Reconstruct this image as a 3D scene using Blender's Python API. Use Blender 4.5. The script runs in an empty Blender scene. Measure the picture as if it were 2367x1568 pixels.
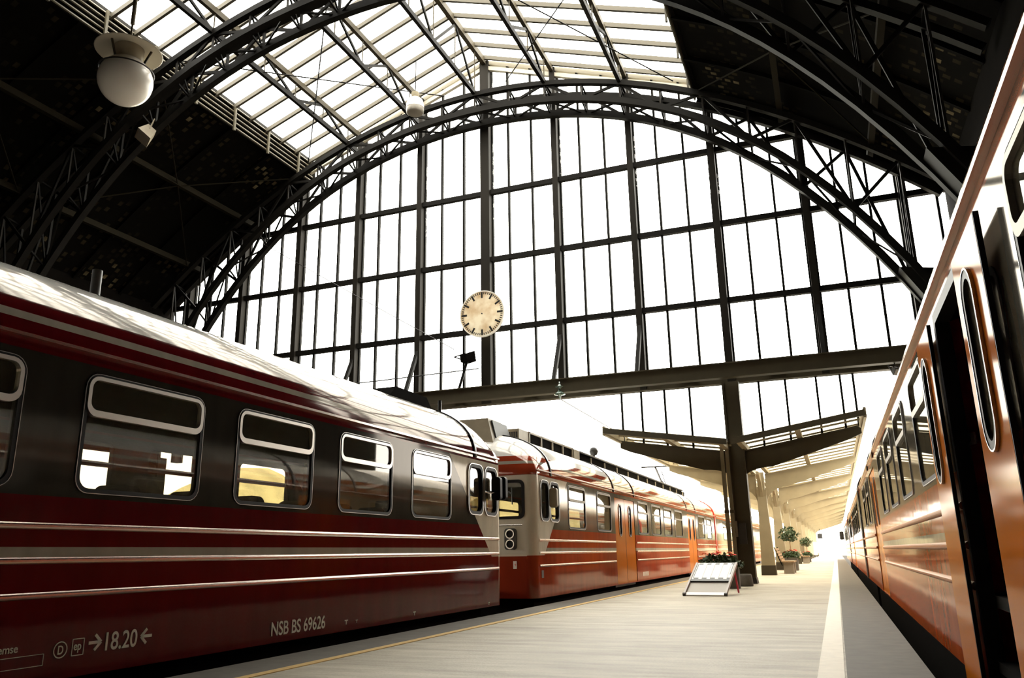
import bpy, bmesh, math, random
from mathutils import Vector, Matrix
random.seed(7)
C = bpy.context.scene
COL = C.collection
PI = math.pi
def R(d): return d * PI / 180

# ------------------------------------------------------------------ camera
FPX, YAW, PITCH, ROLL, CAMH = 1837.24, 0.37180431, 0.26387503, -0.01642566, 0.9
fwd = Vector((-math.sin(YAW) * math.cos(PITCH), math.cos(YAW) * math.cos(PITCH), math.sin(PITCH)))
rt = Vector((math.cos(YAW), math.sin(YAW), 0)); upv = rt.cross(fwd)
r2 = rt * math.cos(ROLL) + upv * math.sin(ROLL); u2 = -rt * math.sin(ROLL) + upv * math.cos(ROLL)
cd = bpy.data.cameras.new('camera'); cam = bpy.data.objects.new('camera', cd); COL.objects.link(cam)
cd.sensor_fit = 'HORIZONTAL'; cd.sensor_width = 36; cd.lens = FPX / 2367 * 36; cd.clip_end = 2000; cd.clip_start = 0.05
cam.matrix_world = Matrix(((r2.x, u2.x, -fwd.x, 0), (r2.y, u2.y, -fwd.y, 0), (r2.z, u2.z, -fwd.z, CAMH), (0, 0, 0, 1)))
C.camera = cam

# ------------------------------------------------------------------ sky and exposure
w = bpy.data.worlds.new('overcast_sky'); C.world = w; w.use_nodes = True
bg = w.node_tree.nodes['Background']; bg.inputs[0].default_value = (1.0, 0.955, 0.875, 1); bg.inputs[1].default_value = 13.5
C.view_settings.view_transform = 'Standard'; C.view_settings.look = 'None'
C.view_settings.gamma = 1; C.view_settings.use_curve_mapping = False; C.view_settings.exposure = 0.0

# ------------------------------------------------------------------ mesh helpers
class MB:
    def __init__(s): s.v = []; s.f = []; s.sm = []
    def add(s, vs, fs, smooth=False):
        n = len(s.v); s.v += [tuple(v) for v in vs]; s.f += [tuple(i + n for i in f) for f in fs]; s.sm += [smooth] * len(fs); return s
    def box(s, x0, x1, y0, y1, z0, z1):
        return s.add([(x0, y0, z0), (x1, y0, z0), (x1, y1, z0), (x0, y1, z0), (x0, y0, z1), (x1, y0, z1), (x1, y1, z1), (x0, y1, z1)],
                     [(0, 3, 2, 1), (4, 5, 6, 7), (0, 1, 5, 4), (1, 2, 6, 5), (2, 3, 7, 6), (3, 0, 4, 7)])
    def beam(s, a, b, wd, ht, up=(0, 0, 1)):
        a = Vector(a); b = Vector(b); d = (b - a).normalized(); up = Vector(up)
        sd = d.cross(up)
        if sd.length < 1e-4: sd = d.cross(Vector((0, 1, 0)))
        sd.normalize(); u = sd.cross(d).normalized()
        p = []
        for e in (a, b):
            for sx, sz in ((-1, -1), (1, -1), (1, 1), (-1, 1)): p.append(e + sd * (sx * wd / 2) + u * (sz * ht / 2))
        return s.add(p, [(0, 1, 2, 3), (7, 6, 5, 4), (0, 4, 5, 1), (1, 5, 6, 2), (2, 6, 7, 3), (3, 7, 4, 0)])
    def tube(s, pts, r, n=8, cap=True):
        pts = [Vector(p) for p in pts]; rings = []
        rr = r if isinstance(r, (list, tuple)) else [r] * len(pts)
        for i, p in enumerate(pts):
            d = (pts[min(i + 1, len(pts) - 1)] - pts[max(i - 1, 0)]).normalized()
            a = d.cross(Vector((0, 0, 1)))
            if a.length < 1e-3: a = d.cross(Vector((0, 1, 0)))
            a.normalize(); b = a.cross(d)
            rings.append([p + (a * math.cos(2 * PI * k / n) + b * math.sin(2 * PI * k / n)) * rr[i] for k in range(n)])
        vs = [v for g in rings for v in g]; fs = []
        for i in range(len(rings) - 1):
            for k in range(n): fs.append((i * n + k, i * n + (k + 1) % n, (i + 1) * n + (k + 1) % n, (i + 1) * n + k))
        s.add(vs, fs, True)
        if cap: s.add(rings[0], [tuple(range(n))]); s.add(rings[-1], [tuple(range(n))])
        return s
    def lathe(s, prof, c=(0, 0, 0), n=24, smooth=True):
        vs = []; fs = []
        for r, z in prof:
            for k in range(n): vs.append((c[0] + r * math.cos(2 * PI * k / n), c[1] + r * math.sin(2 * PI * k / n), c[2] + z))
        for i in range(len(prof) - 1):
            for k in range(n): fs.append((i * n + k, i * n + (k + 1) % n, (i + 1) * n + (k + 1) % n, (i + 1) * n + k))
        return s.add(vs, fs, smooth)
    def prism(s, poly, fn0, fn1):
        n = len(poly); vs = [fn0(*p) for p in poly] + [fn1(*p) for p in poly]
        return s.add(vs, [tuple(range(n)), tuple(range(2 * n - 1, n - 1, -1))] + [(i, (i + 1) % n, n + (i + 1) % n, n + i) for i in range(n)])
    def sweep(s, pts, wd, ht, y):
        # rectangular section swept along points (x, z) in the plane y
        n = len(pts); vs = []; fs = []
        for i in range(n):
            a = Vector(pts[max(i - 1, 0)]); b = Vector(pts[min(i + 1, n - 1)]); d = (b - a).normalized(); nn = Vector((-d.y, d.x)); p = Vector(pts[i])
            for sy, sn in ((-1, -1), (1, -1), (1, 1), (-1, 1)):
                q = p + nn * (sn * ht / 2); vs.append((q.x, y + sy * wd / 2, q.y))
        for i in range(n - 1):
            for k in range(4): fs.append((i * 4 + k, i * 4 + (k + 1) % 4, i * 4 + 4 + (k + 1) % 4, i * 4 + 4 + k))
        fs += [(3, 2, 1, 0), (n * 4 - 4, n * 4 - 3, n * 4 - 2, n * 4 - 1)]
        return s.add(vs, fs)
    def mesh(s, name):
        me = bpy.data.meshes.new(name); me.from_pydata(s.v, [], s.f)
        bm = bmesh.new(); bm.from_mesh(me); bmesh.ops.recalc_face_normals(bm, faces=bm.faces); bm.to_mesh(me); bm.free()
        me.polygons.foreach_set('use_smooth', s.sm); me.update(); return me
    def build(s, name, m, parent=None, label=None):
        o = bpy.data.objects.new(name, s.mesh(name)); COL.objects.link(o)
        if m: o.data.materials.append(m)
        if parent: o.parent = parent
        if label: o['label'] = label
        return o
def tag(o, label=None, cat=None, group=None, kind=None):
    for k, v in (('label', label), ('category', cat), ('group', group), ('kind', kind)):
        if v: o[k] = v
    return o
def empty(name, loc=(0, 0, 0), rz=0):
    o = bpy.data.objects.new(name, None); COL.objects.link(o); o.location = loc; o.rotation_euler = (0, 0, rz); o.empty_display_size = .2; return o
def rrect(a0, a1, b0, b1, r, n=5):
    p = []
    for ca, cb, t0 in ((a1 - r, b1 - r, 0), (a0 + r, b1 - r, 90), (a0 + r, b0 + r, 180), (a1 - r, b0 + r, 270)):
        for k in range(n + 1): t = R(t0 + 90 * k / n); p.append((ca + r * math.cos(t), cb + r * math.sin(t)))
    return p
def ring(mb, outer, inner, f0, f1):
    n = len(outer); vs = [f0(*p) for p in outer] + [f0(*p) for p in inner] + [f1(*p) for p in outer] + [f1(*p) for p in inner]; fs = []
    for i in range(n):
        j = (i + 1) % n
        fs += [(i, j, n + j, n + i), (2 * n + i, 2 * n + j, 3 * n + j, 3 * n + i), (i, j, 2 * n + j, 2 * n + i), (n + i, n + j, 3 * n + j, 3 * n + i)]
    mb.add(vs, fs)
def holed(name, outer, holes, f0, f1, m, parent):
    # flat plate with holes, given thickness
    bm = bmesh.new(); es = []
    for loop in [outer] + holes:
        vs = [bm.verts.new((p[0], p[1], 0)) for p in loop]
        for i in range(len(vs)): es.append(bm.edges.new((vs[i], vs[(i + 1) % len(vs)])))
    bmesh.ops.triangle_fill(bm, use_beauty=True, use_dissolve=False, edges=es, normal=(0, 0, 1))
    fl = list(bm.faces); r = bmesh.ops.extrude_face_region(bm, geom=fl)
    nv = {v for v in r['geom'] if isinstance(v, bmesh.types.BMVert)}
    for v in bm.verts: v.co = Vector(f1(v.co.x, v.co.y) if v in nv else f0(v.co.x, v.co.y))
    # the original faces stay as one skin
    bmesh.ops.recalc_face_normals(bm, faces=bm.faces)
    me = bpy.data.meshes.new(name); bm.to_mesh(me); bm.free()
    o = bpy.data.objects.new(name, me); COL.objects.link(o); o.data.materials.append(m); o.parent = parent; return o
def text(name, s, size, m, parent, origin, xdir, ydir, sx=1.0, thick=.0015):
    cu = bpy.data.curves.new(name, 'FONT'); cu.body = s; cu.size = size; cu.extrude = thick; cu.offset = size * .012
    o = bpy.data.objects.new(name, cu); COL.objects.link(o); cu.materials.append(m); o.parent = parent
    X = Vector(xdir).normalized(); Y = Vector(ydir).normalized(); Z = X.cross(Y); X = X * sx
    me = bpy.data.meshes.new_from_object(o); bpy.data.objects.remove(o); o = bpy.data.objects.new(name, me); COL.objects.link(o); o.parent = parent
    o.matrix_local = Matrix(((X.x, Y.x, Z.x, origin[0]), (X.y, Y.y, Z.y, origin[1]), (X.z, Y.z, Z.z, origin[2]), (0, 0, 0, 1)))
    return o

# ------------------------------------------------------------------ materials
def mat(name, col, rough=.5, metal=0, coat=0, spec=.5, noise=0, nscale=6, bump=0):
    m = bpy.data.materials.new(name); m.use_nodes = True; nt = m.node_tree; b = nt.nodes['Principled BSDF']
    b.inputs['Base Color'].default_value = (*col, 1); b.inputs['Roughness'].default_value = rough; b.inputs['Metallic'].default_value = metal
    b.inputs['Coat Weight'].default_value = coat; b.inputs['Coat Roughness'].default_value = .04; b.inputs['Specular IOR Level'].default_value = spec
    if noise or bump:
        tc = nt.nodes.new('ShaderNodeTexCoord'); nz = nt.nodes.new('ShaderNodeTexNoise'); nz.inputs['Scale'].default_value = nscale; nz.inputs['Detail'].default_value = 5
        nt.links.new(tc.outputs['Object'], nz.inputs['Vector'])
        if noise:
            mx = nt.nodes.new('ShaderNodeMix'); mx.data_type = 'RGBA'
            mx.inputs[6].default_value = (*[c * (1 - noise) for c in col], 1); mx.inputs[7].default_value = (*[min(1, c * (1 + noise)) for c in col], 1)
            nt.links.new(nz.outputs['Fac'], mx.inputs[0]); nt.links.new(mx.outputs[2], b.inputs['Base Color'])
        if bump:
            bp = nt.nodes.new('ShaderNodeBump'); bp.inputs['Strength'].default_value = bump; bp.inputs['Distance'].default_value = .02
            nt.links.new(nz.outputs['Fac'], bp.inputs['Height']); nt.links.new(bp.outputs[0], b.inputs['Normal'])
    return m
def schlick(nt, f0, top):
    # reflectance rising towards grazing view, the same from both sides
    lw = nt.nodes.new('ShaderNodeLayerWeight'); lw.inputs[0].default_value = .5
    p = nt.nodes.new('ShaderNodeMath'); p.operation = 'POWER'; p.inputs[1].default_value = 5
    m = nt.nodes.new('ShaderNodeMath'); m.operation = 'MULTIPLY_ADD'; m.inputs[1].default_value = top - f0; m.inputs[2].default_value = f0
    nt.links.new(lw.outputs['Facing'], p.inputs[0]); nt.links.new(p.outputs[0], m.inputs[0]); return m.outputs[0]
def glass(name, tint, f0=.04, top=.9, dust=0):
    m = bpy.data.materials.new(name); m.use_nodes = True; nt = m.node_tree; nt.nodes.clear()
    out = nt.nodes.new('ShaderNodeOutputMaterial'); mx = nt.nodes.new('ShaderNodeMixShader'); tr = nt.nodes.new('ShaderNodeBsdfTransparent')
    gl = nt.nodes.new('ShaderNodeBsdfGlossy'); tr.inputs[0].default_value = (*tint, 1); gl.inputs['Roughness'].default_value = .02
    base = tr.outputs[0]
    if dust:
        df = nt.nodes.new('ShaderNodeBsdfDiffuse'); df.inputs[0].default_value = (.30, .27, .19, 1); dm = nt.nodes.new('ShaderNodeMixShader'); dm.inputs[0].default_value = dust
        nt.links.new(base, dm.inputs[1]); nt.links.new(df.outputs[0], dm.inputs[2]); base = dm.outputs[0]
    nt.links.new(schlick(nt, f0, top), mx.inputs[0]); nt.links.new(base, mx.inputs[1]); nt.links.new(gl.outputs[0], mx.inputs[2])
    nt.links.new(mx.outputs[0], out.inputs[0]); return m
def enamel(m, f0=.035, top=.45, rough=.07, tint=(1, .93, .84)):
    # replaces the principled surface by worn gloss paint: diffuse colour under a thin, limited mirror film
    nt = m.node_tree; b = nt.nodes['Principled BSDF']; L = nt.links.new
    df = nt.nodes.new('ShaderNodeBsdfDiffuse'); gl = nt.nodes.new('ShaderNodeBsdfGlossy'); mx = nt.nodes.new('ShaderNodeMixShader'); gl.inputs['Roughness'].default_value = rough; gl.inputs[0].default_value = (*tint, 1)
    bc = b.inputs['Base Color']
    if bc.is_linked: L(bc.links[0].from_socket, df.inputs[0])
    else: df.inputs[0].default_value = bc.default_value
    if b.inputs['Normal'].is_linked: L(b.inputs['Normal'].links[0].from_socket, gl.inputs['Normal'])
    L(schlick(nt, f0, top), mx.inputs[0]); L(df.outputs[0], mx.inputs[1]); L(gl.outputs[0], mx.inputs[2])
    out = nt.nodes['Material Output']; L(mx.outputs[0], out.inputs[0]); nt.nodes.remove(b); return m
M = {}
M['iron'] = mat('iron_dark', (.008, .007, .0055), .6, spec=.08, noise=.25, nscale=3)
M['iron_grey'] = mat('iron_grey_paint', (.06, .05, .032), .6, spec=.1, noise=.2, nscale=3)
M['iron_cream'] = mat('iron_cream_paint', (.15, .125, .078), .6, spec=.15, noise=.2, nscale=2)
M['iron_black'] = mat('iron_black_grime', (.02, .018, .014), .6)
M['alu'] = mat('aluminium', (.72, .69, .64), .28, metal=1)
M['trim'] = mat('dull_trim', (.42, .40, .37), .3, metal=1)
M['frame'] = mat('window_frame_metal', (.55, .52, .47), .35, metal=1)
M['frame_dull'] = mat('window_frame_bronze', (.24, .215, .17), .5, metal=.6)
M['rail'] = mat('board_rail', (.42, .37, .33), .45)
M['plate'] = mat('white_plate', (.93, .90, .84), .4)
M['bulkhead'] = mat('brown_panelling', (.30, .19, .09), .5)
M['chrome'] = mat('chrome', (.8, .79, .77), .12, metal=1)
M['rubber'] = mat('black_rubber', (.008, .008, .008), .5, spec=.15)
M['black'] = mat('black_paint', (.012, .011, .01), .35)
M['under'] = mat('underframe_grime', (.006, .005, .004), .95, spec=.02)
M['red_rib'] = enamel(mat('red_rib_paint', (.28, .018, .010), .16), .5, .9, .2)
M['red_rim'] = mat('bright_red_paint', (.72, .03, .012), .3, coat=.6)
M['red_panel'] = mat('dark_red_panel', (.50, .015, .05), .4)
M['rib_dull'] = enamel(mat('dull_rib_paint', (.42, .16, .08), .3), .04, .35, .25)
M['orange'] = enamel(mat('orange_door_paint', (.45, .120, .010), .16), .03, .35, .1)
M['lettering'] = mat('cream_lettering', (.55, .47, .36), .5)
M['white'] = mat('white_enamel', (.82, .78, .70), .35)
M['globe'] = mat('opal_globe', (.84, .78, .68), .22)
M['shade'] = mat('lamp_reflector', (.50, .45, .34), .45)
M['grey_lens'] = mat('grey_lamp_bowl', (.32, .29, .24), .3)
M['tan'] = mat('tan_roof_gear', (.30, .25, .17), .5, noise=.2)
M['duct'] = mat('dark_roof_gear', (.035, .032, .028), .5)
M['seat'] = mat('seat_cloth', (.03, .026, .022), .8)
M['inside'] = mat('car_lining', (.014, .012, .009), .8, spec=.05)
M['glass'] = glass('window_glass', (.93, .94, .93), .03, .5)
M['car_glass'] = glass('tinted_car_glass', (.74, .71, .64), .05, .8, .07)
M['dirty_glass'] = glass('dirty_canopy_glass', (.50, .46, .36), .03, .4, .10)
M['dusty_glass'] = glass('dusty_car_glass', (.70, .66, .56), .06, .8, .20)
M['white_line'] = mat('white_line_paint', (.84, .78, .66), .7, noise=.12, nscale=9)
M['yellow_line'] = mat('yellow_line_paint', (.55, .36, .11), .7, noise=.2, nscale=7)
M['edge_strip'] = mat('platform_edge_slab', (.085, .073, .053), .75, noise=.35, nscale=5, bump=.3)
M['ballast'] = mat('track_ballast', (.022, .019, .015), .95, spec=.03, noise=.5, nscale=25, bump=.6)
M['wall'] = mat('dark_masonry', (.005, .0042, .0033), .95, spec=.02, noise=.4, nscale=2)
M['bar'] = mat('cream_bar_paint', (.42, .38, .29), .5)
M['skybar'] = mat('skylight_bar_paint', (.085, .075, .055), .6, spec=.2)
M['gable_iron'] = mat('screen_iron', (.016, .0135, .010), .6, spec=.08)
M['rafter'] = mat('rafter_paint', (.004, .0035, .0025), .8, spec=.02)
M['post'] = mat('truss_post_paint', (.02, .017, .013), .6, spec=.1)
M['canopy'] = mat('canopy_paint', (.30, .25, .155), .6, spec=.2, noise=.25, nscale=2)
M['purlin'] = mat('purlin_paint', (.016, .013, .007), .7, spec=.05)
M['louvre'] = mat('louvre_slats', (.085, .07, .037), .6, noise=.2)
M['foliage'] = mat('dark_green_leaves', (.035, .06, .015), .6, noise=.5, nscale=20)
M['petal'] = mat('red_petals', (.7, .03, .015), .6)
M['petal_pale'] = mat('salmon_petals', (.75, .22, .10), .6)
M['poster'] = mat('faded_poster', (.55, .34, .25), .7)
M['planter'] = mat('planter_stone', (.10, .088, .07), .85, noise=.3, nscale=12)
M['wood'] = mat('bench_wood', (.34, .22, .11), .6, noise=.25, nscale=8)
M['concrete'] = mat('bench_concrete', (.30, .26, .20), .85, noise=.2)
M['board_white'] = mat('board_white', (.80, .77, .72), .4)
M['board_grey'] = mat('board_grey', (.38, .34, .28), .5)
M['hill'] = mat('pale_hillside', (.35, .33, .18), .9, noise=.6, nscale=.08)
M['insul'] = mat('green_insulator', (.10, .16, .12), .15, coat=1)

def platform_mat():
    m = mat('platform_asphalt', (.4, .37, .31), .62); nt = m.node_tree; b = nt.nodes['Principled BSDF']
    tc = nt.nodes.new('ShaderNodeTexCoord'); mp = nt.nodes.new('ShaderNodeMapping'); mp.inputs['Scale'].default_value = (.45, 3.2, 1)
    n1 = nt.nodes.new('ShaderNodeTexNoise'); n1.inputs['Scale'].default_value = 1.6; n1.inputs['Detail'].default_value = 6; n1.inputs['Roughness'].default_value = .65
    n2 = nt.nodes.new('ShaderNodeTexNoise'); n2.inputs['Scale'].default_value = 40; n2.inputs['Detail'].default_value = 3
    cr = nt.nodes.new('ShaderNodeValToRGB'); cr.color_ramp.elements[0].position = .34; cr.color_ramp.elements[0].color = (.25, .21, .145, 1)
    cr.color_ramp.elements[1].position = .62; cr.color_ramp.elements[1].color = (.53, .475, .36, 1)
    mx = nt.nodes.new('ShaderNodeMix'); mx.data_type = 'RGBA'; mx.blend_type = 'MULTIPLY'; mx.inputs[0].default_value = .35
    L = nt.links.new
    L(tc.outputs['Object'], mp.inputs[0]); L(mp.outputs[0], n1.inputs['Vector']); L(tc.outputs['Object'], n2.inputs['Vector'])
    n4 = nt.nodes.new('ShaderNodeTexNoise'); n4.inputs['Scale'].default_value = .55; n4.inputs['Detail'].default_value = 7; n4.inputs['Roughness'].default_value = .7; L(tc.outputs['Object'], n4.inputs['Vector'])
    av = nt.nodes.new('ShaderNodeMath'); av.operation = 'MULTIPLY_ADD'; av.inputs[1].default_value = .6; h4 = nt.nodes.new('ShaderNodeMath'); h4.operation = 'MULTIPLY'; h4.inputs[1].default_value = .4
    L(n4.outputs['Fac'], h4.inputs[0]); L(n1.outputs['Fac'], av.inputs[0]); L(h4.outputs[0], av.inputs[2]); L(av.outputs[0], cr.inputs[0]); L(cr.outputs[0], mx.inputs[6]); L(n2.outputs['Fac'], mx.inputs[7]); L(mx.outputs[2], b.inputs['Base Color'])
    bp = nt.nodes.new('ShaderNodeBump'); bp.inputs['Strength'].default_value = .25; bp.inputs['Distance'].default_value = .01
    L(n2.outputs['Fac'], bp.inputs['Height']); L(bp.outputs[0], b.inputs['Normal'])
    return m
M['platform'] = platform_mat()
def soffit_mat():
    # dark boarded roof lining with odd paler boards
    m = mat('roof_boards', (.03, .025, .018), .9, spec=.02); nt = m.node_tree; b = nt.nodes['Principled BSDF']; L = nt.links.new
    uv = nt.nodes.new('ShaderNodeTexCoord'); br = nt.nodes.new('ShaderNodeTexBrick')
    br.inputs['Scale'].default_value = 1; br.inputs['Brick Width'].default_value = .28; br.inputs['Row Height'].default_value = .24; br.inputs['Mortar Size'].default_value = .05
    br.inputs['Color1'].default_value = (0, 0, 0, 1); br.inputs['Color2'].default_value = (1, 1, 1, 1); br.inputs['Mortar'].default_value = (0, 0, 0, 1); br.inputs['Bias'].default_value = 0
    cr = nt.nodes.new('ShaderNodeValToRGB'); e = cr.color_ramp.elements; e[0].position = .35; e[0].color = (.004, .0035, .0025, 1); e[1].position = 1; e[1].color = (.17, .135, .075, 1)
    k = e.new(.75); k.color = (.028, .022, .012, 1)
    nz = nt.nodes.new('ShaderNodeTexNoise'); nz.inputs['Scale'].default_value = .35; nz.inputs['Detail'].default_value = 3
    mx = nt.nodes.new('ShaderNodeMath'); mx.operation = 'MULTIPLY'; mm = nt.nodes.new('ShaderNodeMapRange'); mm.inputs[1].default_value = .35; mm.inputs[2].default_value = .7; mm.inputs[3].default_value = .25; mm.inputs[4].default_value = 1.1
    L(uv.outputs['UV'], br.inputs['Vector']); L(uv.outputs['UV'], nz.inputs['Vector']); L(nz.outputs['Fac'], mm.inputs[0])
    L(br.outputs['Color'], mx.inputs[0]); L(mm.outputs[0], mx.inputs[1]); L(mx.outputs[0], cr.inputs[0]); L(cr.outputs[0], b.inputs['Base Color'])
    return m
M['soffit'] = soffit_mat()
def clock_mat():
    m = bpy.data.materials.new('clock_opal_dial'); m.use_nodes = True; nt = m.node_tree; nt.nodes.clear(); L = nt.links.new
    out = nt.nodes.new('ShaderNodeOutputMaterial'); df = nt.nodes.new('ShaderNodeBsdfDiffuse'); tl = nt.nodes.new('ShaderNodeBsdfTranslucent'); ad = nt.nodes.new('ShaderNodeMixShader'); ad.inputs[0].default_value = .38
    tc = nt.nodes.new('ShaderNodeTexCoord'); nz = nt.nodes.new('ShaderNodeTexNoise'); nz.inputs['Scale'].default_value = 2.2; nz.inputs['Detail'].default_value = 5
    cr = nt.nodes.new('ShaderNodeValToRGB'); cr.color_ramp.elements[0].position = .33; cr.color_ramp.elements[0].color = (.62, .47, .28, 1); cr.color_ramp.elements[1].position = .6; cr.color_ramp.elements[1].color = (.86, .80, .66, 1)
    L(tc.outputs['Object'], nz.inputs['Vector']); L(nz.outputs['Fac'], cr.inputs[0]); L(cr.outputs[0], df.inputs[0]); L(cr.outputs[0], tl.inputs[0])
    L(df.outputs[0], ad.inputs[1]); L(tl.outputs[0], ad.inputs[2]); L(ad.outputs[0], out.inputs[0]); return m
M['dial'] = clock_mat()
def livery(name, length, cab0, cab1, red, band, grey, silver, f0=.035, top=.45):
    # painted bands by height; pale slanted cab zones at the ends
    m = mat(name, red, .17, coat=1); nt = m.node_tree; b = nt.nodes['Principled BSDF']; L = nt.links.new
    tc = nt.nodes.new('ShaderNodeTexCoord'); sp = nt.nodes.new('ShaderNodeSeparateXYZ'); L(tc.outputs['Object'], sp.inputs[0])
    dv = nt.nodes.new('ShaderNodeMath'); dv.operation = 'DIVIDE'; dv.inputs[1].default_value = 4; L(sp.outputs[2], dv.inputs[0])
    cr = nt.nodes.new('ShaderNodeValToRGB'); cr.color_ramp.interpolation = 'CONSTANT'; el = cr.color_ramp.elements
    stops = [(0, red), (.91, grey), (1.0, red), (1.345, band), (2.385, red), (2.60, grey), (2.66, red), (2.77, silver)]
    el[0].position = 0; el[0].color = (*red, 1); el[1].position = stops[1][0] / 4; el[1].color = (*stops[1][1], 1)
    for z, c in stops[2:]: e = el.new(z / 4); e.color = (*c, 1)
    L(dv.outputs[0], cr.inputs[0]); cur = cr.outputs[0]
    def math_(op, a, bb):
        n = nt.nodes.new('ShaderNodeMath'); n.operation = op
        for i, v in enumerate((a, bb)):
            if isinstance(v, (int, float)): n.inputs[i].default_value = v
            else: L(v, n.inputs[i])
        return n.outputs[0]
    for on, far in ((cab0, False), (cab1, True)):
        if not on: continue
        d = math_('SUBTRACT', length, sp.outputs[1]) if far else sp.outputs[1]
        lim = math_('MULTIPLY_ADD', sp.outputs[2], 1.05); lim.node.inputs[2].default_value = -.41
        c = math_('LESS_THAN', d, lim); c = math_('MULTIPLY', c, math_('GREATER_THAN', sp.outputs[2], .86)); c = math_('MULTIPLY', c, math_('LESS_THAN', sp.outputs[2], 2.385))
        mx = nt.nodes.new('ShaderNodeMix'); mx.data_type = 'RGBA'; L(c, mx.inputs[0]); L(cur, mx.inputs[6]); mx.inputs[7].default_value = (*[min(1, g * 1.9) for g in grey], 1); cur = mx.outputs[2]
    # streaky grime
    mp = nt.nodes.new('ShaderNodeMapping'); mp.inputs['Scale'].default_value = (1, 2.5, .5); nz = nt.nodes.new('ShaderNodeTexNoise'); nz.inputs['Scale'].default_value = 2; nz.inputs['Detail'].default_value = 6
    L(tc.outputs['Object'], mp.inputs[0]); L(mp.outputs[0], nz.inputs['Vector'])
    mr = nt.nodes.new('ShaderNodeMapRange'); mr.inputs[1].default_value = .3; mr.inputs[2].default_value = .7; mr.inputs[3].default_value = .82; mr.inputs[4].default_value = 1.05; L(nz.outputs['Fac'], mr.inputs[0])
    mul = nt.nodes.new('ShaderNodeMix'); mul.data_type = 'RGBA'; mul.blend_type = 'MULTIPLY'; mul.inputs[0].default_value = 1
    L(cur, mul.inputs[6]); L(mr.outputs[0], mul.inputs[7]); L(mul.outputs[2], b.inputs['Base Color'])
    bp = nt.nodes.new('ShaderNodeBump'); bp.inputs['Strength'].default_value = .05; bp.inputs['Distance'].default_value = .03; n3 = nt.nodes.new('ShaderNodeTexNoise'); n3.inputs['Scale'].default_value = 1.4
    L(tc.outputs['Object'], n3.inputs['Vector']); L(n3.outputs['Fac'], bp.inputs['Height']); L(bp.outputs[0], b.inputs['Normal']); enamel(m, f0, top)
    return m

# ------------------------------------------------------------------ hall dimensions
XC = -10.25
YB = -14.0                     # back wall of the hall
YG = 24.0                      # glazed end screen
def z_out(u): return 16.75 - .0307 * u * u
def z_fi(u): return 16.10 - .0285 * u * u - .0001 * u ** 4
def z_bi(u): return 15.94 - .0305 * u * u - .0001 * u ** 4
def z_roof(u): return z_out(u) + .38
def z_sky(u): return 18.85 - 2.75 * abs(u) / 7.6
UE = 14.3                      # roof eaves half span
UC = 7.6                       # skylight half span
YS = 13.0                      # near end of the glazing; unseen roof added behind it to cut light

# ------------------------------------------------------------------ setting: ground, platform, walls
tag(MB().box(-400, 400, -60, 500, -1.6, -1.0).build('ground', M['ballast']), kind='structure')
pf = tag(MB().box(-5.0, .55, YB, 140, -1.0, 0).build('floor', M['platform']), kind='structure')
MB().box(-5.0, -4.42, YB, 140, 0, .004).build('edge_slab', M['edge_strip'], pf)
MB().box(-.03, .55, YB, 140, 0, .004).build('edge_slab', M['edge_strip'], pf)
MB().box(-4.44, -4.34, YB, 140, 0, .007).build('painted_line', M['yellow_line'], pf, 'yellow painted line')
MB().box(-.23, -.045, YB, 140, 0, .007).build('painted_line', M['white_line'], pf, 'white painted line')
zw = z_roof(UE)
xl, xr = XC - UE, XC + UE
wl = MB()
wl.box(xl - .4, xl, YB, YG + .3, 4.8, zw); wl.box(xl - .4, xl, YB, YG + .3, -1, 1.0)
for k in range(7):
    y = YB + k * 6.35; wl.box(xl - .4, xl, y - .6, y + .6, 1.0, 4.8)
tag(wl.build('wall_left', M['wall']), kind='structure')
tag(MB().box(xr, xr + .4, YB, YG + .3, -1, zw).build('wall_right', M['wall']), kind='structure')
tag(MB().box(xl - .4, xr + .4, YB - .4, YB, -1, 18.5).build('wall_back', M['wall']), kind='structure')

# ------------------------------------------------------------------ roof (ceiling) with purlins, rafters, louvred kerbs
def roof_half(s):
    us = [UC + (UE - UC) * k / 6 for k in range(7)]; vs = []; fs = []; uvs = []
    y0, y1 = YB, YG + .35; arc = [0]
    for a, b in zip(us, us[1:]): arc.append(arc[-1] + math.hypot(b - a, z_roof(b) - z_roof(a)))
    for k, u in enumerate(us):
        for (yy, dz) in ((y0, 0), (y1, 0), (y0, .14), (y1, .14)): vs.append((XC + s * u, yy, z_roof(u) + dz)); uvs.append((arc[k], yy))
    n = len(us)
    for k in range(n - 1):
        a = 4 * k; b = a + 4
        fs += [(a, a + 1, b + 1, b), (a + 2, b + 2, b + 3, a + 3), (a, b, b + 2, a + 2), (a + 1, a + 3, b + 3, b + 1)]
    fs += [(0, 2, 3, 1), (4 * n - 4, 4 * n - 3, 4 * n - 1, 4 * n - 2)]
    me = bpy.data.meshes.new('roof_boarding'); me.from_pydata(vs, [], fs); ul = me.uv_layers.new(name='UVMap')
    for lp in me.loops: ul.data[lp.index].uv = uvs[lp.vertex_index]
    bm = bmesh.new(); bm.from_mesh(me); bmesh.ops.recalc_face_normals(bm, faces=bm.faces); bm.to_mesh(me); bm.free()
    o = bpy.data.objects.new('roof_boarding', me); COL.objects.link(o); me.materials.append(M['soffit']); return o
ceil = tag(empty('ceiling', (0, 0, 0)), kind='structure')
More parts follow.
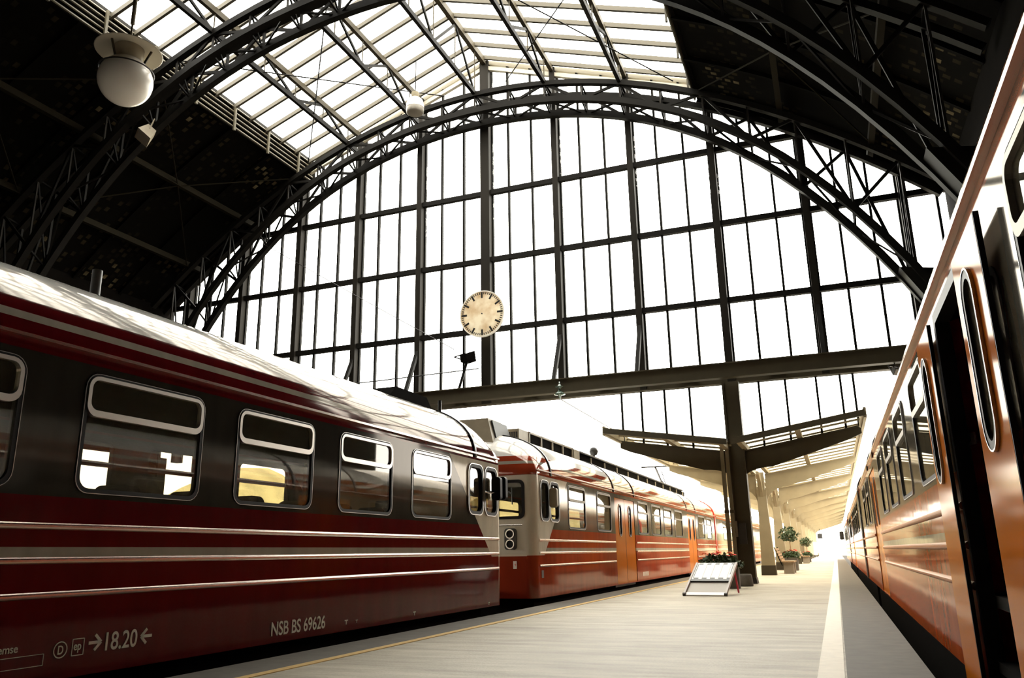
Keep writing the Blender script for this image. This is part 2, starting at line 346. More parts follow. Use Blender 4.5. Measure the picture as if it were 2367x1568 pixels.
for s in (-1, 1):
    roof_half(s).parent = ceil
    for u in (10.1, 12.45):
        z = z_roof(u) - .2
        MB().beam((XC + s * u, 8, z), (XC + s * u, YG, z), .16, .2).build('purlin', M['purlin'], ceil)
    for k in range(8):
        y = 9.2 + k * 2.05
        m_ = MB(); us = [UC + (UE - UC) * q / 6 for q in range(7)]
        m_.sweep([(XC + s * u, z_roof(u) - .07) for u in us], .1, .12, y); m_.build('rafter', M['rafter'], ceil)
    for (ya, yb) in ((16.6, 22.9), (9.4, 15.7)):
        ym = (ya + yb) / 2
        for a, b in (((7.8, ya), (10.1, ym)), ((7.8, yb), (10.1, ym)), ((10.1, ym), (12.45, ya)), ((10.1, ym), (12.45, yb))):
            MB().beam((XC + s * a[0], a[1], z_roof(a[0]) - .3), (XC + s * b[0], b[1], z_roof(b[0]) - .3), .035, .035).build('wind_brace', M['purlin'], ceil)
    # kerb of the skylight with horizontal louvre slats
    x = XC + s * UC; z0, z1 = z_roof(UC) - .1, z_sky(UC)
    MB().box(x + (0 if s > 0 else -.1), x + (.1 if s > 0 else 0), YB, YG + .3, z0, z1 + .1).build('kerb_panel', M['wall'], ceil)
    for k in range(5):
        zz = z0 + .05 + k * (z1 - z0 - .1) / 4
        xx = x - s * .07
        MB().beam((xx, 4, zz), (xx, YG, zz), .04, .07, (s * .5, 0, 1)).build('louvre_slat', M['louvre'], ceil)
    for k in range(9):
        y = 8.6 + k * 1.8
        MB().beam((x - s * .14, y, z0 - .12), (x - s * .14, y, z1), .06, .08, (0, 1, 0)).build('kerb_post', M['louvre'], ceil)

# ------------------------------------------------------------------ skylight
sky = tag(empty('window_2', (0, 0, 0)), kind='structure')
for s in (-1, 1):
    MB().add([(XC, YS, z_sky(0)), (XC, YG, z_sky(0)), (XC + s * UC, YG, z_sky(UC)), (XC + s * UC, YS, z_sky(UC))], [(0, 1, 2, 3)]).build('pane', M['glass'], sky)
    MB().prism([(0, z_sky(0)), (s * UC, z_sky(UC)), (s * UC, z_sky(UC) + .12), (0, z_sky(0) + .12)], lambda a, b: (XC + a, YB - .3, b), lambda a, b: (XC + a, YS, b)).build('unseen_light_blocker', M['wall'], ceil)  # unseen roof closure added to darken the near end of the hall
    k = 0; y = YG - .25
    while y > YS - .3:
        if True:
            MB().beam((XC, y, z_sky(0) - .07), (XC + s * UC, y, z_sky(UC) - .07), .09, .15).build('glazing_bar', M['skybar'], sky)
        y -= .87; k += 1
    MB().beam((XC + s * UC, YB, z_sky(UC) + .02), (XC + s * UC, YG + .1, z_sky(UC) + .02), .14, .18).build('eaves_beam', M['iron'], sky)
    for u in (2.63, 5.26):
        x = XC + s * u
        MB().beam((x, 2, z_sky(u) - .24), (x, YG, z_sky(u) - .24), .13, .2).build('purlin', M['iron_grey'], sky)
MB().beam((XC, 2, z_sky(0) - .2), (XC, YG, z_sky(0) - .2), .16, .26).build('ridge_beam', M['iron_grey'], sky)
for u in (-5.26, -2.63, 0, 2.63, 5.26):
    x = XC + u; zt = z_sky(u) - .28; zb = z_out(u) + .08
    MB().beam((x, 6, zb), (x, 23.65, zb), .12, .17).build('lower_chord', M['iron'], sky)
    for (ya, yb) in ((16.5, 23.0), (9.3, 15.8)):
        n = 4; st = (yb - ya) / n
        for k in range(n):
            a, b = ya + k * st, ya + (k + 1) * st
            p, q = ((a, zb), (b, zt)) if k % 2 == 0 else ((a, zt), (b, zb))
            MB().beam((x, p[0], p[1]), (x, q[0], q[1]), .06, .09).build('brace', M['iron'], sky)
        for k in range(n + 1):
            a = ya + k * st
            MB().tube([(x, a, zb), (x, a, zt)], .022, 6).build('hanger', M['iron_grey'], sky)
for (a, b, ya, yb) in ((1.2, 7.0, 23.0, 15.8), (7.0, 1.2, 23.0, 15.8), (-1.2, -7.0, 23.0, 15.8), (-7.0, -1.2, 23.0, 15.8)):
    MB().tube([(XC + a, ya, z_out(a) + .3), (XC + b, yb, z_out(b) + .3)], .02, 6).build('tie_rod', M['iron'], sky)

# ------------------------------------------------------------------ glazed end screen
gab = tag(empty('window_1', (XC, YG, 0)), kind='structure')
def top_of(u):
    return z_sky(u) - .12 if abs(u) < UC else z_roof(u) - .02
GZ = 6.05
for k in range(-5, 6):
    u = 2.63 * k
    wd = .34 if k == 0 else .20
    zb = 5.7
    if k == -5: zb = 4.5
    MB().box(u - wd / 2, u + wd / 2, -.16, .16, zb, top_of(u) - .05).build('column', M['gable_iron'], gab)
    MB().box(u - wd / 2 - .05, u + wd / 2 + .05, .1, .2, zb, top_of(u) - .05).build('column_flange', M['iron'], gab)
for k in range(-16, 17):
    if k % 3 == 0: continue
    u = 2.63 * k / 3
    MB().box(u - .035, u + .035, -.05, .06, 5.9 if k > -13 else 4, top_of(u) - .05).build('mullion', M['iron'], gab)
us = 2.63 / 3
def u_at(z):
    lo, hi = 0, UE
    for _ in range(40):
        mid = (lo + hi) / 2
        if top_of(mid) > z: lo = mid
        else: hi = mid
    return lo
for z in (13.35, 10.80, 8.27):
    e = min(u_at(z), 14.2)
    MB().box(-e, e, -.08, .09, z - .085, z + .085).build('transom', M['iron'], gab)
for s in (-1, 1):
    for dz, dy in ((-.16, 0), (-.42, -.05)):
        MB().beam((0, dy, z_sky(0) + dz), (s * UC, dy, z_sky(UC) + dz), .14, .15).build('gable_beam', M['bar'], gab)
    pts = [(s * (UC + (UE - UC) * q / 6), z_roof(UC + (UE - UC) * q / 6) - .1) for q in range(7)]
    MB().sweep(pts, .14, .16, 0).build('verge_beam', M['iron'], gab)
for k in range(-5, 5):
    u0, u1 = 2.63 * k, 2.63 * (k + 1)
    seg = [u0 + (u1 - u0) * q / 6 for q in range(7)]
    poly = [(u0, GZ), (u1, GZ)] + [(u, top_of(u)) for u in reversed(seg)]
    MB().prism(poly, lambda a, b: (a, .02, b), lambda a, b: (a, .03, b)).build('pane', M['glass'], gab)
# low screen between girder and canopy roof
cx = -2.37 - XC
def z_can(x):  # canopy roof height at world x
    d = abs(x + 2.37); return 3.66 + d * .155
for x in (-5.72, -5.1, -4.38, -3.62, -1.6, -.86, -.02, .62, .96):
    MB().box(x - XC - .03, x - XC + .03, -.04, .04, z_can(x), 5.75).build('mullion', M['iron'], gab)
for a, b in ((-5.72, -2.6), (-2.15, .96)):
    MB().prism([(a - XC, z_can(a)), (b - XC, z_can(b)), (b - XC, 5.7), (a - XC, 5.7)], lambda p, q: (p, .0, q), lambda p, q: (p, .01, q)).build('pane', M['glass'], gab)

# girder across the bottom of the screen
gd = tag(empty('lattice_girder', (XC, YG, 5.7)), 'long dark horizontal girder under the glazed end screen, carried by the iron pillar', 'girder')
x0, x1 = -13.6, 14.2
for yy in (-.95, -.05):
    MB().box(x0, x1, yy - .06, yy + .06, .0, .38).build('web_plate', M['iron_grey'], gd)
    MB().box(x0, x1, yy - .14, yy + .14, -.03, .0).build('flange', M['iron_grey'], gd)
    MB().box(x0, x1, yy - .14, yy + .14, .38, .41).build('flange', M['iron_grey'], gd)
for k in range(22):
    a = x0 + (x1 - x0) * k / 22; b = x0 + (x1 - x0) * (k + 1) / 22
    MB().beam((a, -.9 if k % 2 else -.1, .2), (b, -.1 if k % 2 else -.9, .2), .1, .06).build('lacing', M['iron'], gd)
for k in (-3, -2, -1, 1, 2, 4):
    u = 2.63 * k
    MB().beam((u, -.12, 2.05), (u, -.95, .38), .11, .12, (1, 0, 0)).build('strut', M['iron'], gd)

# ------------------------------------------------------------------ arch trusses
def arch(yf, label, rivets):
    yb = yf + .65
    a = tag(empty('arch_truss', (XC, yf, 0)), label, 'arch truss', 'iron arch trusses of the hall roof')
    US = [-13.9 + 27.8 * k / 44 for k in range(45)]
    for fn, y, lim, h_ in ((z_out, 0, 14.1, .17), (z_fi, 0, 13.6, .2), (lambda u: z_out(u) - .12, .65, 14.1, .17), (z_bi, .65, 13.5, .22)):
        us_ = [-lim + 2 * lim * k / 46 for k in range(47)]
        MB().sweep([(u, fn(u)) for u in us_], .2, h_, y).build('chord', M['iron'], a)
    N = 10
    for k in range(-N, N + 1):
        u = 1.31 * k
        zo, zi, zob, zib = z_out(u), z_fi(u), z_out(u) - .12, z_bi(u)
        sl = -2 * .0295 * u; sh = min(.32, (zo - zi) * .22) * (-sl)   # posts stand square to the curve
        MB().beam((u, 0, zo), (u - sh * .0, 0, zi), .05, .05, (0, 1, 0)).build('post', M['post'], a)
        MB().beam((u, .65, zob), (u, .65, zib), .07, .07, (0, 1, 0)).build('post', M['iron'], a)
        MB().beam((u, 0, zo), (u, .65, zob), .05, .05).build('cross_tie', M['iron'], a)
        MB().beam((u, 0, zi), (u, .65, zib), .05, .05).build('cross_tie', M['iron'], a)
        MB().beam((u, 0, zo), (u, .65, zib), .045, .045).build('sway_brace', M['iron'], a)
        if k < N:
            v = u + 1.31
            p, q = (u, v) if k % 2 == 0 else (v, u)
            MB().beam((p, 0, z_out(p)), (q, 0, z_fi(q)), .06, .09).build('diagonal', M['iron'], a)
            MB().beam((q, .65, z_out(q) - .12), (p, .65, z_bi(p)), .06, .09).build('diagonal', M['iron'], a)
            MB().beam((p, 0, z_fi(p)), (q, .65, z_bi(q)), .05, .05).build('lacing', M['iron'], a)
    for s in (-1, 1):      # springing shoes
        u = s * 13.3
        MB().prism([(s * 12.7, z_bi(12.7) - .1), (s * 13.5, z_fi(13.5) + .6), (s * 14.25, z_fi(13.5) + .6), (s * 14.25, z_fi(13.5) - 1.6), (s * 13.7, z_bi(13.5) - .5)], lambda p, q: (p, .0, q), lambda p, q: (p, .65, q)).build('springing_shoe', M['iron'], a)
    return a
arch(23.0, 'dark iron arch truss standing close in front of the glazed end screen', 0)
arch(15.8, 'iron arch truss nearer to us, passing beside the round globe lamp', 0)

# ------------------------------------------------------------------ railway cars
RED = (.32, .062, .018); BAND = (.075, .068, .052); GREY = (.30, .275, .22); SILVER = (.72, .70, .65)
HW = 1.5
def car(name, label, xf, o, y0, y1, cab0, cab1, windows, doors, open_doors=(), ribs=None, straps=(), rim0=None, rim1=None, detail=True, seats=False, group='railway cars', red=None, band=None, pane='car_glass', frame='frame_dull', f0=.035, far_windows=()):
    Ln = y1 - y0
    rt_ = tag(empty('railway_car', (xf, y0, 0)), label, 'train car', group)
    P = lambda i, y, z: (-o * i, y, z)
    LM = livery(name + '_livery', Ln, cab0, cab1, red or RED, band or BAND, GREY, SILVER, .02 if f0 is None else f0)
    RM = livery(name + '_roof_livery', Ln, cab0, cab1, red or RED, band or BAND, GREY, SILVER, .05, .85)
    RC = .20
    ya = RC if cab0 else 0; yb = Ln - RC if cab1 else Ln
    wins = [(a - y0, b - y0) for a, b in windows]; drs = [(a - y0, b - y0) for a, b in doors]; ods = [(a - y0, b - y0) for a, b in open_doors]
    WZ0, WZ1 = 1.42, 2.31
    cabw = []
    if cab0: cabw += [(.34, .78), (.90, 1.42)]
    if cab1: cabw += [(Ln - .76, Ln - .30), (Ln - 1.40, Ln - .90)]
    fwins = [(a - y0, b - y0) for a, b in far_windows] or wins
    holes = [rrect(a, b, WZ0, WZ1, .10) for a, b in wins] + [rrect(a, b, .10, 2.30, .03, 2) for a, b in drs + ods] + [rrect(a, b, 1.55, 2.27, .12) for a, b in cabw]
    outer = [(ya, .08), (yb, .08), (yb, 2.42), (ya, 2.42)]
    holed('side_wall', outer, holes, lambda y, z: P(0, y, z), lambda y, z: P(.06, y, z), LM, rt_)
    holed('side_wall', outer, [rrect(a, b, WZ0, WZ1, .10) for a, b in fwins] + [rrect(a, b, 1.55, 2.27, .12) for a, b in cabw], lambda y, z: P(2 * HW, y, z), lambda y, z: P(2 * HW - .06, y, z), LM, rt_)
    # roof
    secs = []
    def sec(y):
        inset, rise = 0, .95
        for on, d in ((cab0, y), (cab1, Ln - y)):
            if on:
                if d < RC: inset = RC - math.sqrt(max(0, RC * RC - (RC - d) ** 2))
                if d < 1.0: rise = .95 * math.sqrt(max(0, 1 - ((1.0 - d) / 1.0) ** 2))
        hw = HW - inset; pts = []
        for k in range(25):
            t = PI * k / 24; pts.append((HW - hw * math.cos(t), y, 2.42 + rise * math.sin(t) ** .9))
        return pts
    ys = []
    if cab0: ys += [0, .01, .03, .06, .1, .15, .2, .36, .55, .75, 1.0]
    else: ys += [0]
    if cab1: ys += [Ln - d for d in (1.0, .75, .55, .36, .2, .15, .1, .06, .03, .01, 0)]
    else: ys += [Ln]
    rf = MB(); vs = []; fs = []
    for y in ys: vs += [P(*p) for p in sec(y)]
    for k in range(len(ys) - 1):
        for j in range(24): fs.append((k * 25 + j, k * 25 + j + 1, (k + 1) * 25 + j + 1, (k + 1) * 25 + j))
    rf.add(vs, fs, True)
    if not cab0: rf.add([P(*p) for p in sec(0)], [tuple(range(25))])
    if not cab1: rf.add([P(*p) for p in sec(Ln)], [tuple(range(25))])
    rf.build('roof', RM, rt_)
    # ends
    for on, ye, sg in ((cab0, 0, 1), (cab1, Ln, -1)):
        if on:
            n = 8
            for far in (0, 1):
                cm = MB()
                pl = []
                for k in range(n + 1):
                    t = R(90 * k / n); i = RC - RC * math.cos(t); d = RC - RC * math.sin(t); pl.append(((2 * HW - i) if far else i, d))
                for z0_, z1_ in ((.08, 2.42),):  # quarter round
                    cm.add([P(i, ye + sg * d, z0_) for i, d in pl] + [P(i, ye + sg * d, z1_) for i, d in pl], [(k, k + 1, n + 2 + k, n + 1 + k) for k in range(n)], True)
                cm.build('cab_corner', LM, rt_)
            ws = [rrect(.24, 1.42, 1.58, 2.26, .1), rrect(1.58, 2.76, 1.58, 2.26, .1)]
            holed('cab_front', [(RC, .08), (2 * HW - RC, .08), (2 * HW - RC, 2.42), (RC, 2.42)], ws, lambda i, z: P(i, ye, z), lambda i, z: P(i, ye + sg * .06, z), LM, rt_)
            for a, b in ((.24, 1.42), (1.58, 2.76)):
                wm = MB(); ring(wm, rrect(a - .035, b + .035, 1.545, 2.295, .12), rrect(a + .02, b - .02, 1.60, 2.24, .09), lambda i, z: P(i, ye - sg * .025, z), lambda i, z: P(i, ye + sg * .03, z))
                wo = wm.build('windscreen', M['rubber'], rt_)
                MB().prism(rrect(a, b, 1.58, 2.26, .1), lambda i, z: P(i, ye + sg * .01, z), lambda i, z: P(i, ye + sg * .016, z)).build('pane', M[pane], wo)
        else:
            MB().prism([(0.02, .08), (2 * HW - .02, .08), (2 * HW - .02, 2.42), (.02, 2.42)], lambda i, z: P(i, ye, z), lambda i, z: P(i, ye + sg * .05, z)).build('end_wall', M['black'], rt_)
    # floor, lining, underframe
    MB().box(*sorted((-o * .07, -o * (2 * HW - .07))), .1, Ln - .1, .55, .62).build('cabin_floor', M['inside'], rt_)
    MB().box(*sorted((-o * .07, -o * (2 * HW - .07))), .15, Ln - .15, 2.42, 2.46).build('cabin_ceiling', M['inside'], rt_)
    MB().box(*sorted((-o * .22, -o * (2 * HW - .22))), .45, Ln - .45, -.9, .5).build('underframe', M['under'], rt_)
    # gutter and ribs
    MB().box(*sorted((o * .035, -o * .03)), ya, yb, 2.475, 2.50).build('gutter', M['red_rib'], rt_)
    cuts = sorted(drs + ods)
    segs = []; c0 = ya
    for a, b in cuts:
        e = .12 if (a, b) in ods else .1
        segs.append((c0, a - e)); c0 = b + e
    segs.append((c0, yb))
    for z in (1.145, .905, .665):
        for a, b in segs:
            if b - a < .4: continue
            rb = MB(); n = 7; prof = [(-.022 * math.sin(PI * k / n), z + .026 * math.cos(PI * k / n)) for k in range(n + 1)]
            rb.prism(prof, lambda i, zz: P(i, a, zz), lambda i, zz: P(i, b, zz)); rb.build('rib', M['red_rib'] if o > 0 else M['rib_dull'], rt_)
    # windows
    def window(a, b, far=False):
        f = (lambda d: 2 * HW - d) if far else (lambda d: d)
        gm = MB(); ring(gm, rrect(a - .018, b + .018, WZ0 - .018, WZ1 + .018, .115), rrect(a + .016, b - .016, WZ0 + .016, WZ1 - .016, .09), lambda y, z: P(f(-.008), y, z), lambda y, z: P(f(.05), y, z))
        wo = gm.build('window', M['rubber'], rt_)
        MB().prism(rrect(a, b, WZ0, WZ1, .1), lambda y, z: P(f(.008), y, z), lambda y, z: P(f(.014), y, z)).build('pane', M[pane], wo)
        hz = WZ1 - .30
        hm = MB()
        if detail and not far:
            ring(hm, rrect(a + .0, b - .0, hz - .022, WZ1, .095), rrect(a + .032, b - .032, hz + .03, WZ1 - .03, .065), lambda y, z: P(f(-.016), y, z), lambda y, z: P(f(.03), y, z))
            sm = MB(); ring(sm, rrect(a - .0225, b + .0225, WZ0 - .0225, WZ1 + .0225, .12), rrect(a - .0175, b + .0175, WZ0 - .0175, WZ1 + .0175, .115), lambda y, z: P(f(-.010), y, z), lambda y, z: P(f(.01), y, z)); sm.build('bright_trim', M['trim'], wo)
        else: hm.add([P(f(i), y, z) for y in (a + .02, b - .02) for i in (-.02, .03) for z in (hz, hz + .06)], [(0, 1, 3, 2), (4, 6, 7, 5), (0, 4, 5, 1), (2, 3, 7, 6), (0, 2, 6, 4), (1, 5, 7, 3)])
        hm.build('hopper_frame', M[frame] if not far else M['black'], wo)
    for a, b in wins: window(a, b)
    for a, b in fwins: window(a, b, True)
    for a, b in cabw:
        gm = MB(); ring(gm, rrect(a - .035, b + .035, 1.515, 2.305, .14), rrect(a + .015, b - .015, 1.565, 2.255, .11), lambda y, z: P(-.02, y, z), lambda y, z: P(.05, y, z))
        wo = gm.build('cab_window', M['rubber'], rt_)
        MB().prism(rrect(a, b, 1.55, 2.27, .12), lambda y, z: P(.02, y, z), lambda y, z: P(.026, y, z)).build('pane', M[pane], wo)
        sm = MB(); ring(sm, rrect(a - .046, b + .046, 1.504, 2.316, .15), rrect(a - .034, b + .034, 1.516, 2.304, .14), lambda y, z: P(-.024, y, z), lambda y, z: P(.005, y, z)); sm.build('bright_trim', M['trim'], wo)
    # doors
    def leaf(a, b, i0, z0=.10, z1=2.29):
        c = (a + b) / 2; sl = rrect(c - .115, c + .115, 1.33, 2.11, .11)
        lf = holed('door', [(a, z0), (b, z0), (b, z1), (a, z1)], [sl], lambda y, z: P(i0, y, z), lambda y, z: P(i0 + .022, y, z), M['orange'], rt_)
        gm = MB(); ring(gm, rrect(c - .14, c + .14, 1.305, 2.135, .135), rrect(c - .10, c + .10, 1.345, 2.095, .10), lambda y, z: P(i0 - .012, y, z), lambda y, z: P(i0 + .028, y, z)); gm.build('window_seal', M['rubber'], lf)
        MB().prism(sl, lambda y, z: P(i0 + .006, y, z), lambda y, z: P(i0 + .012, y, z)).build('pane', M[pane], lf)
        MB().box(*sorted((-o * (i0 + .001), -o * (i0 + .024)))[:2], a - .012, a, z0, z1).build('edge_seal', M['rubber'], lf)
        gm = MB(); ring(gm, rrect(c - .149, c + .149, 1.296, 2.144, .145), rrect(c - .14, c + .14, 1.305, 2.135, .136), lambda y, z: P(i0 - .016, y, z), lambda y, z: P(i0 + .005, y, z)); gm.build('bright_trim', M['trim'], lf)
        return lf
    for a, b in drs:
        m_ = (a + b) / 2; leaf(a + .03, m_ - .015, .012); leaf(m_ + .015, b - .03, .012)
        MB().box(*sorted((-o * .07, -o * .3)), a, b, .02, .10).build('step', M['black'], rt_)
    for a, b in ods:
        fm = MB(); ring(fm, [(a - .06, .06), (b + .06, .06), (b + .06, 2.36), (a - .06, 2.36)], [(a + .012, .12), (b - .012, .12), (b - .012, 2.29), (a + .012, 2.29)], lambda y, z: P(-.012, y, z), lambda y, z: P(.075, y, z)); fm.build('door_frame', M['rubber'], rt_)
    for (st) in straps:
        y = st - y0
        sp_ = MB(); vs = []; fs = []
        for dy in (-.045, .045):
            for (i, yy, z) in sec(y + dy):
                d = Vector((i - HW, z - 2.2)).normalized() * .018; vs.append(P(i + d.x, y + dy, z + d.y))
        sp_.add(vs, [(k, k + 1, 26 + k, 25 + k) for k in range(24)], True)
        so = sp_.build('roof_strap', M['black'], rt_)
        mdf = so.modifiers.new('thick', 'SOLIDIFY'); mdf.thickness = .02
    for flag, ye in ((rim0, 0), (rim1, Ln)):
        if flag:
            outl = [(-.02, .08)] + [(p[0] + (p[0] - HW) * .02, p[2] + .03) for p in sec(ye if 0 < ye < Ln else (0.0 if ye == 0 else Ln))] + [(2 * HW + .02, .08)]
            inn = [(.16, .08)] + [(HW + (p[0] - HW) * .90, p[2] - .13 if p[2] > 2.6 else p[2]) for p in sec(ye)] + [(2 * HW - .16, .08)]
            rm = MB(); n = len(outl); vs = []
            for yy in (ye - .10, ye + .10): vs += [P(i, yy, z) for i, z in outl] + [P(i, yy, z) for i, z in inn]
            fs = []
            for k in range(n - 1):
                fs += [(k, k + 1, n + k + 1, n + k), (2 * n + k, 2 * n + k + 1, 3 * n + k + 1, 3 * n + k), (k, k + 1, 2 * n + k + 1, 2 * n + k), (n + k, n + k + 1, 3 * n + k + 1, 3 * n + k)]
            rm.add(vs, fs); rm.build('end_rim', flag, rt_)
    if seats:
        for a, b in wins:
            c = (a + b) / 2
            for i in (.5, 2.0):
                for dy in (-.45, .38):
                    MB().prism(rrect(i - .0, i + .48, 1.0, 1.56, .1), lambda p, q: P(p, c + dy, q), lambda p, q: P(p, c + dy + .1, q)).build('seat', M['seat'], rt_)
    rt_['_'] = 0; del rt_['_']
    return rt_, P, LM, leaf
XL, XR = -5.3, .76

# --- nearest car on the left
c1, P1, LM1, _ = car('left_near', 'red train car, darkened for shade, with white roof, lettered NSB BS 69626, on the left track', XL, 1, -11.0, 13.0, False, True,
    [(9.75, 10.94), (7.98, 9.18), (6.21, 7.43), (4.46, 5.71), (2.70, 3.91), (.93, 2.15), (-.85, .37)], [], straps=(11.85,), rim1=None, seats=True, red=(.085, .0028, .005), band=(.028, .026, .021), frame='frame', f0=None)  # red and band darkened to paint in the shade on this car
Y0 = -11.0
def on1(y): return y - Y0
text('lettering', 'NSB BS 69626', .185, M['lettering'], c1, (.003, on1(6.88), .15), (0, 1, 0), (0, 0, 1), .86)
text('lettering', '18.20', .185, M['lettering'], c1, (.003, on1(4.865), .235), (0, 1, 0), (0, 0, 1), .82)
for y, d in ((4.74, 1), (5.245, -1)):
    a = MB(); ya, yb = on1(y), on1(y + .105); zc = .302
    a.beam((.002, ya, zc), (.002, yb, zc), .022, .004, (1, 0, 0))
    tip = yb if d > 0 else ya
    for s in (-1, 1): a.beam((.002, tip + (.006 * d), zc), (.002, tip - d * .05, zc + s * .055), .022, .004, (1, 0, 0))
    a.build('lettering', M['lettering'], c1)
cm = MB(); n = 20
ring(cm, [(on1(4.50) + .058 * math.cos(2 * PI * k / n), .28 + .058 * math.sin(2 * PI * k / n)) for k in range(n)], [(on1(4.50) + .051 * math.cos(2 * PI * k / n), .28 + .051 * math.sin(2 * PI * k / n)) for k in range(n)], lambda y, z: (.001, y, z), lambda y, z: (.004, y, z))
cm.build('lettering', M['lettering'], c1); text('lettering', 'D', .085, M['lettering'], c1, (.003, on1(4.475), .25), (0, 1, 0), (0, 0, 1), .8)
cm = MB(); ring(cm, rrect(on1(4.595), on1(4.70), .225, .345, .006, 2), rrect(on1(4.601), on1(4.694), .231, .339, .004, 2), lambda y, z: (.001, y, z), lambda y, z: (.004, y, z)); cm.build('lettering', M['lettering'], c1)
text('lettering', 'ep', .085, M['lettering'], c1, (.003, on1(4.61), .265), (0, 1, 0), (0, 0, 1), .8)
text('lettering', 'ep bremse', .075, M['lettering'], c1, (.003, on1(3.86), .30), (0, 1, 0), (0, 0, 1), .95)
cm = MB(); ring(cm, rrect(on1(3.7), on1(4.37), .19, .27, .004, 2), rrect(on1(3.704), on1(4.366), .194, .266, .003, 2), lambda y, z: (.001, y, z), lambda y, z: (.004, y, z)); cm.build('lettering', M['lettering'], c1)
for y, z, s_ in ((8.20, .15, .05), (8.43, .15, .035), (9.83, .13, .05), (12.35, .11, .04)):
    a = MB(); a.box(.0, .004, on1(y), on1(y) + s_ * 1.3, z + s_ * .75, z + s_); a.box(.0, .004, on1(y) + s_ * .5, on1(y) + s_ * .75, z, z + s_); a.build('lettering', M['lettering'], c1)
MB().prism([(.08, .62), (2.92, .62), (2.92, 2.42), (.08, 2.42)], lambda i, z: P1(i, on1(11.30), z), lambda i, z: P1(i, on1(11.35), z)).build('cab_bulkhead', M['bulkhead'], c1)
MB().prism(rrect(.9, 1.5, 1.5, 1.75, .03), lambda i, z: P1(i, on1(11.285), z), lambda i, z: P1(i, on1(11.30), z)).build('notice_frame', M['black'], c1)
# roof gear and mirrors
def frus(mb, P, a, b):   # a, b = (i0,i1,y0,y1,z)
    vs = [P(a[0], a[2], a[4]), P(a[1], a[2], a[4]), P(a[1], a[3], a[4]), P(a[0], a[3], a[4]), P(b[0], b[2], b[4]), P(b[1], b[2], b[4]), P(b[1], b[3], b[4]), P(b[0], b[3], b[4])]
    mb.add(vs, [(0, 1, 2, 3), (4, 5, 6, 7), (0, 1, 5, 4), (1, 2, 6, 5), (2, 3, 7, 6), (3, 0, 4, 7)]); return mb
frus(MB(), P1, (.95, 2.1, on1(10.45), on1(12.42), 3.1), (1.0, 2.05, on1(11.0), on1(12.05), 3.53)).build('roof_vent', M['under'], c1)
MB().tube([(-1.1, on1(12.75), 3.0), (-1.1, on1(12.75), 3.60)], .035, 8).build('aerial', M['black'], c1)
MB().tube([(-1.5, on1(5.66), 3.3), (-1.5, on1(5.66), 3.80)], .05, 12).build('exhaust_pipe', M['duct'], c1)
def mirror(P, car_, y, sg, m, zc=1.97):
    mo = MB().prism(rrect(.06, .22, zc - .19, zc + .19, .05), lambda i, z: P(-i, y, z), lambda i, z: P(-i, y + .09, z)).build('wing_mirror', m, car_)
    MB().tube([P(0, y + sg * .18, zc - .05), P(-.06, y + sg * .1, zc - .08), P(-.13, y + .05, zc - .06)], .014, 6).build('bracket', M['chrome'], mo)
mirror(P1, c1, on1(12.62), -1, M['rubber']); mirror(P1, c1, on1(12.38), -1, M['rubber'], 1.95)

# --- second car on the left
Y2 = 14.65
c2, P2, LM2, _ = car('left_motor', 'red and grey motor car with windscreen and twin headlights behind the lettered car', XL, 1, Y2, 40.0, True, False,
    [(16.79, 18.05), (19.08, 20.36), (23.50, 24.81), (25.39, 26.81), (27.39, 28.78), (29.37, 30.89), (34.8, 36.5), (37.2, 38.7)], [(20.8, 23.05), (32.1, 34.1)], straps=(15.65, 20.75, 23.1, 32.1, 34.2), rim1=M['red_rim'], red=(.27, .036, .014), far_windows=[(16.2, 17.6), (18.0, 19.6), (20.0, 21.6), (22.0, 23.6), (24.0, 25.6), (26.0, 27.6), (28, 29.6), (34.8, 36.5)])
g = lambda y: y - Y2
frus(MB(), P2, (1.0, 2.3, g(15.0), g(15.95), 3.1), (1.16, 2.1, g(15.1), g(15.85), 3.64)).build('roof_air_unit', M['tan'], c2)
frus(MB(), P2, (.99, 1.03, g(15.2), g(16.1), 3.16), (1.10, 1.14, g(15.2), g(16.0), 3.60)).build('air_unit_grille', M['duct'], c2)
gb = MB().box(-1.42, -.93, g(16.3), g(16.9), 3.0, 3.57).build('grille_box', M['tan'], c2)
for k in range(8): MB().box(-1.385 + k * .055, -1.35 + k * .055, g(16.285), g(16.30), 3.26, 3.50).build('grille_slot', M['black'], gb)
ld = MB().box(-1.0, -.95, g(16.9), g(20.3), 3.2, 3.57).build('roof_screen', M['under'], c2)
for k in range(5):
    y = 16.92 + k * .82; MB().box(-.95, -.915, g(y), g(y + .06), 3.2, 3.58).build('post', M['tan'], ld)
MB().box(-.95, -.915, g(16.9), g(20.3), 3.54, 3.58).build('rail', M['tan'], ld); MB().box(-.95, -.915, g(16.9), g(20.3), 3.24, 3.28).build('rail', M['tan'], ld)
MB().box(-1.15, -.90, g(20.3), g(20.8), 3.1, 3.56).build('roof_box', M['tan'], c2)
ld = MB().box(-1.02, -.96, g(20.9), g(37.0), 3.15, 3.54).build('roof_screen', M['under'], c2)
for k in range(11):
    y = 22.0 + k * 1.5; MB().box(-.96, -.93, g(y), g(y + .06), 3.15, 3.50).build('post', M['tan'], ld)
MB().box(-1.08, -.90, g(20.9), g(37.0), 3.53, 3.57).build('rail', M['duct'], ld)
hn = MB().tube([(-1.2, g(23.3), 3.3), (-1.2, g(23.3), 3.75)], .04, 8).build('roof_horn', M['duct'], c2)
MB().lathe([(0, -.14), (.1, -.1), (.14, 0), (.1, .1), (0, .14)], (-1.2, g(23.3), 3.84), 16).build('horn_bell', M['duct'], hn)
